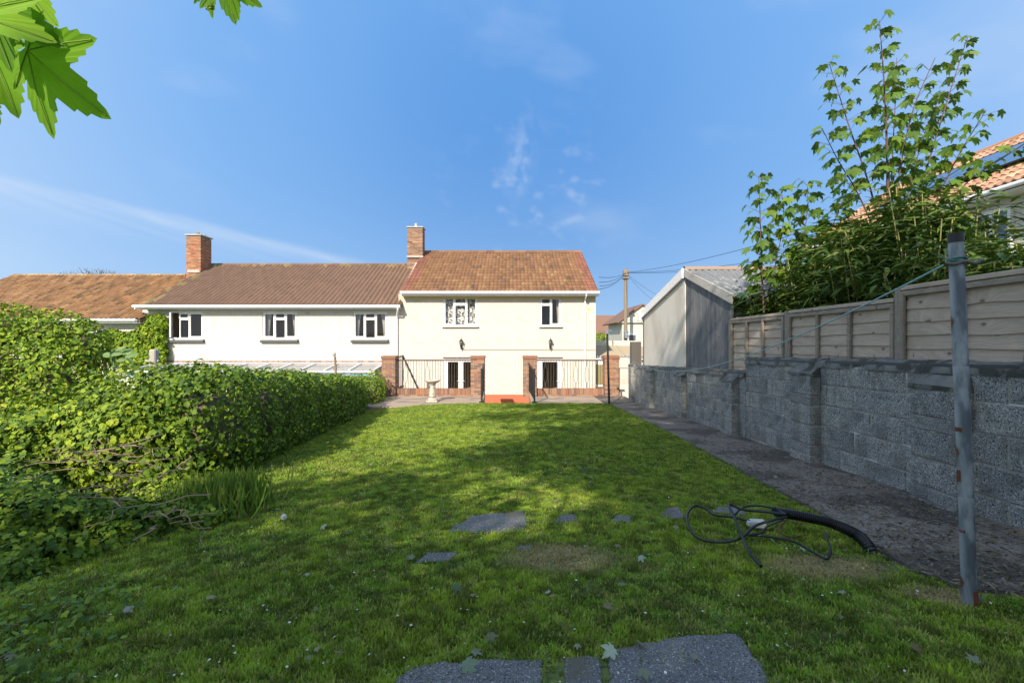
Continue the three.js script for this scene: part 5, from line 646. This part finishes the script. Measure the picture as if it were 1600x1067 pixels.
{ const D = 6.6, b = at(1390, 470, D), S = (pts, r, f, dd = 0) => [pts.map(([px, py], i) => at(px, py, D + dd * i)), r, f];
  sapling('tall many-stemmed sycamore sapling rising out of the bamboo', [S([[1390, 480], [1388, 300], [1384, 160], [1375, 32]], 0.026, 0.42), S([[1388, 420], [1362, 300], [1325, 190], [1296, 98]], 0.016, 0.35, 0.15), S([[1392, 400], [1405, 280], [1428, 170], [1462, 90]], 0.013, 0.4, -0.1), S([[1392, 420], [1440, 290], [1480, 160], [1512, 60]], 0.016, 0.35, 0.2), S([[1395, 430], [1455, 330], [1500, 240], [1542, 172]], 0.014, 0.35, -0.2), S([[1385, 400], [1340, 300], [1310, 250], [1285, 200]], 0.012, 0.4, -0.2), S([[1395, 430], [1470, 330], [1530, 270], [1592, 232]], 0.012, 0.35, -0.25), S([[1390, 380], [1395, 250], [1400, 150], [1402, 90]], 0.011, 0.35, 0.25), S([[1386, 440], [1420, 300], [1445, 210], [1470, 150]], 0.011, 0.4, 0.3)], 0.165, 0.145, b);
  const E2 = 7.6, S2 = (pts, r, f, dd = 0) => [pts.map(([px, py], i) => at(px, py, E2 + dd * i)), r, f]; sapling('slender sycamore sapling beside the corrugated shed roof', [S2([[1194, 490], [1190, 400], [1188, 330], [1186, 275]], 0.014, 0.1), S2([[1196, 480], [1215, 400], [1225, 340], [1222, 300]], 0.01, 0.2, 0.05), S2([[1230, 480], [1250, 400], [1262, 330], [1262, 290]], 0.011, 0.2, 0.05), S2([[1240, 480], [1285, 400], [1310, 330], [1330, 285]], 0.011, 0.3, -0.1)], 0.19, 0.12, at(1194, 480, E2)); }
function bamboo(label, x0, x1, d0, d1, culms, top, n, top2) {
  const t = thing('bamboo', label, 'bamboo', V((x0 + x1) / 2, E - 0.5, -(d0 + d1) / 2)), list = [], can = [];
  for (let i = 0; i < culms; i++) { const d = rr(d0, d1), x = lerp(x0, x1, rnd()), base = V(x, E - 0.6, -d), h = top(x, d) * rr(0.75, 1.06), lean = V(gauss() * 0.28, 0, gauss() * 0.28), tip = base.clone().add(V(lean.x, h + 0.6, lean.z)), mid = base.clone().lerp(tip, 0.5).addScaledVector(lean, -0.15); const c = new THREE.QuadraticBezierCurve3(base, mid, tip); can.push(tint(new THREE.TubeGeometry(c, 6, 0.007, 5), vary([0.26, 0.24, 0.09], 0.2)));
    for (let j = 0; j < n; j++) { const u = Math.pow(rnd(), 0.65), p = c.getPoint(0.12 + 0.88 * u), a = rnd() * 6.28, out = rr(0.02, 0.3), dir = V(Math.cos(a), rr(-0.15, 1.1), Math.sin(a)).normalize(); p.addScaledVector(dir, out); const nn = V(gauss() * 0.5, 1, gauss() * 0.5).normalize(), y = dir.clone().add(V(0, 0.02, 0)).addScaledVector(nn, -dir.dot(nn)).normalize(), xx = y.clone().cross(nn).normalize(); const q = new THREE.Quaternion().setFromRotationMatrix(new THREE.Matrix4().makeBasis(xx, y, xx.clone().cross(y))); const L = rr(0.13, 0.27); list.push([p, q, V(L * rr(1.1, 1.7), L, L), pal(BAMBOO)]); } }
  stuff(part(t, 'canes', merge(can), M.verts)); instanced(t, 'foliage', bladeGeo, M.soft, list); void top2; return t;
}
bamboo('dense bamboo thicket behind the middle fence panel', 4.2, 5.7, 5.3, 7.6, 170, (x, d) => 0.9 + 0.7 * sm(4.1, 4.8, x) - 0.45 * sm(4.9, 5.5, x) + 0.3 * fbm(x * 2, d * 2), 105);
bamboo('bamboo thicket behind the galvanised post and tall fence panel', 4.15, 6.3, 3.3, 5.2, 150, (x, d) => 0.66 + 0.3 * fbm(x * 3, d * 3), 85);
bamboo('thinner bamboo clump reaching the shed side of the fence', 4.2, 4.8, 7.3, 8.3, 45, () => 0.75, 70);
// dry grass sprouting along the wall top
{ const list = []; for (let i = 0; i < 420; i++) { const d = rr(2.6, 7.3), x = wallX(d) + rr(0.14, 0.26); if (vnoise(d * 2.2, 3, 0, 5) < 0.45) continue; list.push([V(x, E - 0.22 - 0.026 * (d - 3.2), -d), new THREE.Quaternion().setFromEuler(new THREE.Euler(gauss() * 0.5, rnd() * 6, gauss() * 0.5)), V(0.06, rr(0.06, 0.17), 0.1), rnd() < 0.6 ? [0.34, 0.24, 0.11] : [0.14, 0.19, 0.05]]); } const o = instanced(scene, 'dry_grass', bladeGeo, M.grass, list); o.userData = { kind: 'stuff', label: 'dry grass sprouting along the top of the block wall', category: 'grass' }; }

// ---------------------------------------------------------------- the sycamore behind the camera that shades the lawn; a few of its leaves hang into view
{ const base = V(-2.0, lawnY(-2, -7), 7), t = thing('sycamore_tree', 'large sycamore whose near leaves hang into the upper corner and shade the lawn', 'tree', base), list = [];
  part(t, 'trunk', sweep([base.clone().add(V(0, -0.2, 0)), V(-1.95, 2.2, 7), V(-1.8, 4.5, 6.8), V(-1.5, 8, 6.6), V(-1.4, 10.5, 6.5)], (k) => lerp(0.3, 0.05, k), 30, 12), M.bark);
  const clumps = []; for (let i = 0; i < 380; i++) { let u, g = 0; do { u = V(rr(-1, 1), rr(-1, 1), rr(-1, 1)); } while ((u.lengthSq() > 1 || u.lengthSq() < 0.1) && g++ < 50); const c = V(-1.2 + u.x * 4.9, 6.5 + u.y * 3.9, 6.6 + u.z * 3.2); if (c.x < -3.4 && c.y > 6.4 && rnd() < (c.x < -4.3 ? 0.9 : 0.5)) continue; if (c.x > 0.5 && c.y > 8 && rnd() < 0.6) continue; clumps.push(c); }
  for (let i = 0; i < 46; i++) clumps.push(V(rr(-5.1, -3.0), rr(3.2, 5.4), rr(4.6, 8.4)));
  for (let i = 0; i < 78; i++) { const y = rr(7.6, 14.4), xl = -5.1 - 0.565 * (y - 7.7); clumps.push(V(xl + 0.5 + 5.2 * Math.pow(rnd(), 0.8), y, rr(5.6, 8.4))); }
  const open = at(60, 100, 1.05), ray = (c) => { const q = c.clone().sub(open), k = q.dot(sunDir); return q.addScaledVector(sunDir, -k).length(); };   // the near leaves stand in a gap of the crown
  clumps.filter((c) => ray(c) > 0.75).forEach((c, i) => { if (i % 6 === 0) { const o = V(-1.8, clamp(c.y - 1.8, 2.6, 9.5), 6.8); part(t, 'limb', sweep([o, o.clone().lerp(c, 0.5).add(V(0, 0.35, 0)), c], (k) => lerp(0.075, 0.012, k), 8, 6), M.bark); } for (let j = 0; j < 74; j++) { const p = c.clone().add(V(gauss() * 0.5, gauss() * 0.36, gauss() * 0.5)); list.push([p, facing(V(gauss() * 0.5, 1, gauss() * 0.5).normalize(), rnd() * 6.28), rr(0.12, 0.19), pal(MAPLE)]); } });
  instanced(t, 'foliage', mapleGeo, M.soft, list);
  const lm = [[0.21, 0.43, 0.008], [0.27, 0.5, 0.012], [0.13, 0.30, 0.01]].map((c) => { const m = leafMat(0.55, 0.85); m.color.setRGB(...c); return m; }), vein = mat({ c: [0.20, 0.28, 0.06] });
  const twigA = [V(-1.75, 3.4, 6.6), V(-1.7, 3.2, 3), V(-1.6, 2.55, 0.6), V(-1.25, 2.08, -0.75), V(-1.13, 1.93, -1.02)]; part(t, 'branch', sweep(twigA, (k) => lerp(0.04, 0.004, k), 30, 7), M.bark);
  const twigB = [V(-1.65, 3.0, 2), V(-1.0, 2.6, 0), V(-0.75, 2.15, -1.0), V(-0.73, 2.05, -1.15)]; part(t, 'branch', sweep(twigB, (k) => lerp(0.02, 0.003, k), 24, 6), M.bark);
  const hang = (px, py, d, tipx, tipy, size, tilt, yawT, k, from) => { const p = at(px, py, d), q2 = at(tipx, tipy, d), y = q2.sub(p).normalize(), n = V(yawT, tilt, 1).normalize(); n.addScaledVector(y, -n.dot(y)).normalize(); const x = y.clone().cross(n); const o = part(t, 'leaf', bigMaple, lm[k], p.x, p.y, p.z); o.quaternion.setFromRotationMatrix(new THREE.Matrix4().makeBasis(x, y, n)); o.scale.setScalar(size);
    const vg = merge([-98, -50, 0, 50, 98].map((a, i) => { const r = [0.44, 0.8, 0.94, 0.8, 0.44][i], tt = a * Math.PI / 180, P = (s) => { const xx = Math.sin(tt) * r * s, yy = 0.06 + Math.cos(tt) * r * s * 0.92 + 0.1 * s; return V(xx, yy, 0.10 * Math.abs(xx) - 0.16 * (xx * xx + yy * yy) + 0.004); }; return tube([P(0), P(0.5), P(1)], 0.0075, 8, 4); })); const v = cast(new THREE.Mesh(vg, vein)); v.name = 'veins'; o.add(v); part(t, 'petiole', tube([p, p.clone().lerp(from, 0.5).add(V(0, 0.012, 0)), from], 0.0018, 10, 5), vein); };
  const f = twigA[4];
  hang(36, 72, 1.05, 130, 165, 0.200, -0.35, -0.15, 0, f); hang(-30, -10, 1.0, 90, 70, 0.165, -0.6, 0.6, 2, f); hang(-20, 60, 1.12, 20, 185, 0.165, -0.2, 0.5, 0, f); hang(-55, 20, 0.95, 40, 40, 0.15, 0.5, -0.5, 1, f); hang(-40, 120, 1.2, -2, 205, 0.11, 0.2, 0.3, 2, f); hang(20, -40, 1.15, 85, 40, 0.13, -0.3, 0.4, 1, f);
  hang(345, -42, 1.15, 362, 30, 0.105, -0.4, 0.2, 2, twigB[3]); hang(330, -38, 1.2, 322, 25, 0.09, 0.3, -0.3, 0, twigB[3]); hang(352, -30, 1.1, 400, 6, 0.085, -0.2, -0.4, 0, twigB[3]);
  const sc = []; for (let i = 0; i < 60; i++) { const p = at(rr(318, 334), rr(-20, 16), 1.17); sc.push(new THREE.IcosahedronGeometry(rr(0.002, 0.004), 0).translate(p.x, p.y, p.z)); } stuff(part(t, 'seed_cluster', merge(sc), vein));
}

// ---------------------------------------------------------------- grass, litter, daisies
const tufts = [0, 1, 2].map(() => { const L = []; for (let i = 0; i < 9; i++) { const g = bladeGeo.clone(), h = rr(0.6, 1.15); g.scale(rr(1.1, 2.0), h, h * rr(0.8, 1.8)); g.rotateX(rr(0.6, 1.42)); g.rotateY(rnd() * 6.28); g.translate(gauss() * 0.45, 0, gauss() * 0.45); L.push(g); } return merge(L); });
{ const lists = [[], [], []];
  const dry = (x, d) => Math.max(sm(0.75, 0.2, Math.hypot((x - 1.72) / 0.62, (d - 2.62) / 0.3)), 0.75 * sm(0.9, 0.3, Math.hypot((x - 0.28) / 0.5, (d - 2.75) / 0.3)), sm(0.7, 0.2, Math.hypot((x - 2.05) / 0.3, (d - 2.3) / 0.2)));
  const put = (d0, d1, dens, h0, h1) => { const area = (d1 - d0) * 7.6, n = area * dens; for (let i = 0; i < n; i++) { const d = rr(d0, d1), x = rr(-4.5, 3.1), pe = d < 2.22 ? wallX(d) - 0.02 : pathEdge(d); if (x > pe + 0.04 * gauss() || x < hedgeEdge(d) - 0.25) continue; const fr = Math.abs(x) / d; if (fr > 1.25) continue; if (slabPoly.some((P) => inPoly(x, d, P)) && rnd() > 0.025) continue; if (gaps.some((P) => inPoly(x, d, P)) && rnd() > 0.15) continue;
      const clump = fbm(x * 2.6, d * 2.6, 0, 4, 5), fine = fbm(x * 9, d * 9, 0, 3, 6), dr = dry(x, d) * (0.4 + fine), k = rnd(); let c = mix3([0.135, 0.24, 0.02], [0.32, 0.42, 0.035], clamp(clump * 1.5 - 0.3 + (k - 0.5) * 0.5)); c = mix3(c, [0.38, 0.35, 0.11], clamp(0.75 * sm(0.58, 0.8, fine) * rnd() + (rnd() < 0.09 ? 0.75 : 0))); { const cl = fbm(x * 22, d * 22, 0, 2, 14), f = lerp(0.5, 1.42, sm(0.25, 0.78, cl)); c = c.map((q) => q * f); if (rnd() < 0.12) c = mix3(c, [0.42, 0.50, 0.12], rr(0.4, 1)); } c = mix3(c, [0.46, 0.36, 0.19], clamp(dr * 1.7) * rr(0.6, 1));
      const hgt = rr(h0, h1) * (0.45 + 0.5 * clump + 0.7 * fbm(x * 14, d * 14, 0, 2, 24)) * (1 - 0.35 * clamp(dr)), w = rr(0.026, 0.042) * (d > 5 ? 1.35 : 1); lists[i % 3].push([V(x, lawnY(x, d) - 0.003, -d), new THREE.Quaternion().setFromEuler(new THREE.Euler(0, rnd() * 6.28, 0)), V(w, hgt, w), c]); } };
  put(1.2, 2.6, 4800, 0.015, 0.03); put(2.6, 5, 3000, 0.016, 0.031); put(5, 9, 1500, 0.022, 0.04); put(9, 14.6, 800, 0.025, 0.042);
  lists.forEach((l, i) => instanced(lawn, 'grass', tufts[i], M.grass, l)); }
{ const sp = (n, geo, m, size, cols, lift, path) => { const l = []; while (l.length < n) { const d = 1.4 + 9 * rnd() * rnd(), x = rr(-3, wallX(d) - 0.05), on = d > 2.25 && x > pathEdge(d); if ((on && !path) || (!on && path === 2) || x < hedgeEdge(d)) continue; l.push([V(x, lawnY(x, d) + (on ? 0.02 : lift * rr(0.5, 1.1)), -d), facing(V(gauss() * 0.35, 1, gauss() * 0.35).normalize(), rnd() * 6.28), rr(...size), pal(cols)]); } return l; };
  const daisy = mergeGeometries([new THREE.CircleGeometry(1, 7)]); let o = instanced(scene, 'daisies', daisy, M.leaf, sp(420, 0, 0, [0.0025, 0.006], [[0.8, 0.8, 0.78], [0.7, 0.7, 0.68]], 0.045, 0)); o.userData = { kind: 'stuff', label: 'tiny white daisies and petals scattered through the lawn', category: 'daisies' };
  o = instanced(scene, 'leaf_litter', mapleGeo, M.leaf, sp(150, 0, 0, [0.018, 0.045], [[0.10, 0.15, 0.06], [0.24, 0.26, 0.17], [0.20, 0.15, 0.07], [0.36, 0.38, 0.30]], 0.04, 1)); o.userData = { kind: 'stuff', label: 'small curled fallen leaves scattered over the lawn and path', category: 'leaves' };
  o = instanced(scene, 'path_debris', bladeGeo, M.leaf, sp(4200, 0, 0, [0.02, 0.09], [[0.05, 0.035, 0.02], [0.14, 0.10, 0.055], [0.30, 0.25, 0.16], [0.06, 0.045, 0.03]], 0, 2)); o.userData = { kind: 'stuff', label: 'twiggy brown debris lying on the path', category: 'debris' };
  [[727, 1031, 0.06, 'curled grey green leaf on the slab edge nearest the hedge side'], [960, 1012, 0.055, 'upright pale folded leaf at the corner of the widest slab'], [1000, 868, 0.04, 'small pale fallen leaf in the middle of the lawn'], [910, 735, 0.07, 'dark fallen leaf on the far lawn'], [715, 912, 0.05, 'dark green leaf lying flat in shaded grass']].forEach(([px, py, s, l], i) => { const p = G(px, py, 0.04), m = single('fallen_leaf', l, 'leaf', bigMaple, mat({ c: [[0.17, 0.24, 0.16], [0.36, 0.42, 0.33], [0.3, 0.36, 0.28], [0.05, 0.09, 0.03], [0.07, 0.13, 0.06]][i], transmission: 0.15, thickness: 0 }), p.x, p.y, p.z); m.quaternion.copy(facing(V(gauss() * 0.4, 1, 0.8).normalize(), rnd() * 6)); m.scale.setScalar(s); });
  const p = G(443, 831), c = thing('dandelion', 'single white dandelion clock standing in the lawn near the long grass', 'flower', p); part(c, 'stalk', rod(p, p.clone().add(V(0, 0.09, 0)), 0.002, 5), M.pleaf2); const L = []; for (let i = 0; i < 140; i++) { const u = V(gauss(), gauss(), gauss()).normalize(), a = p.clone().add(V(0, 0.1, 0)); L.push(rod(a, a.clone().addScaledVector(u, 0.019), 0.0009, 3, 0.003)); } stuff(part(c, 'seed_head', merge(L), M.upvc)); }

renderer.render(scene, camera);
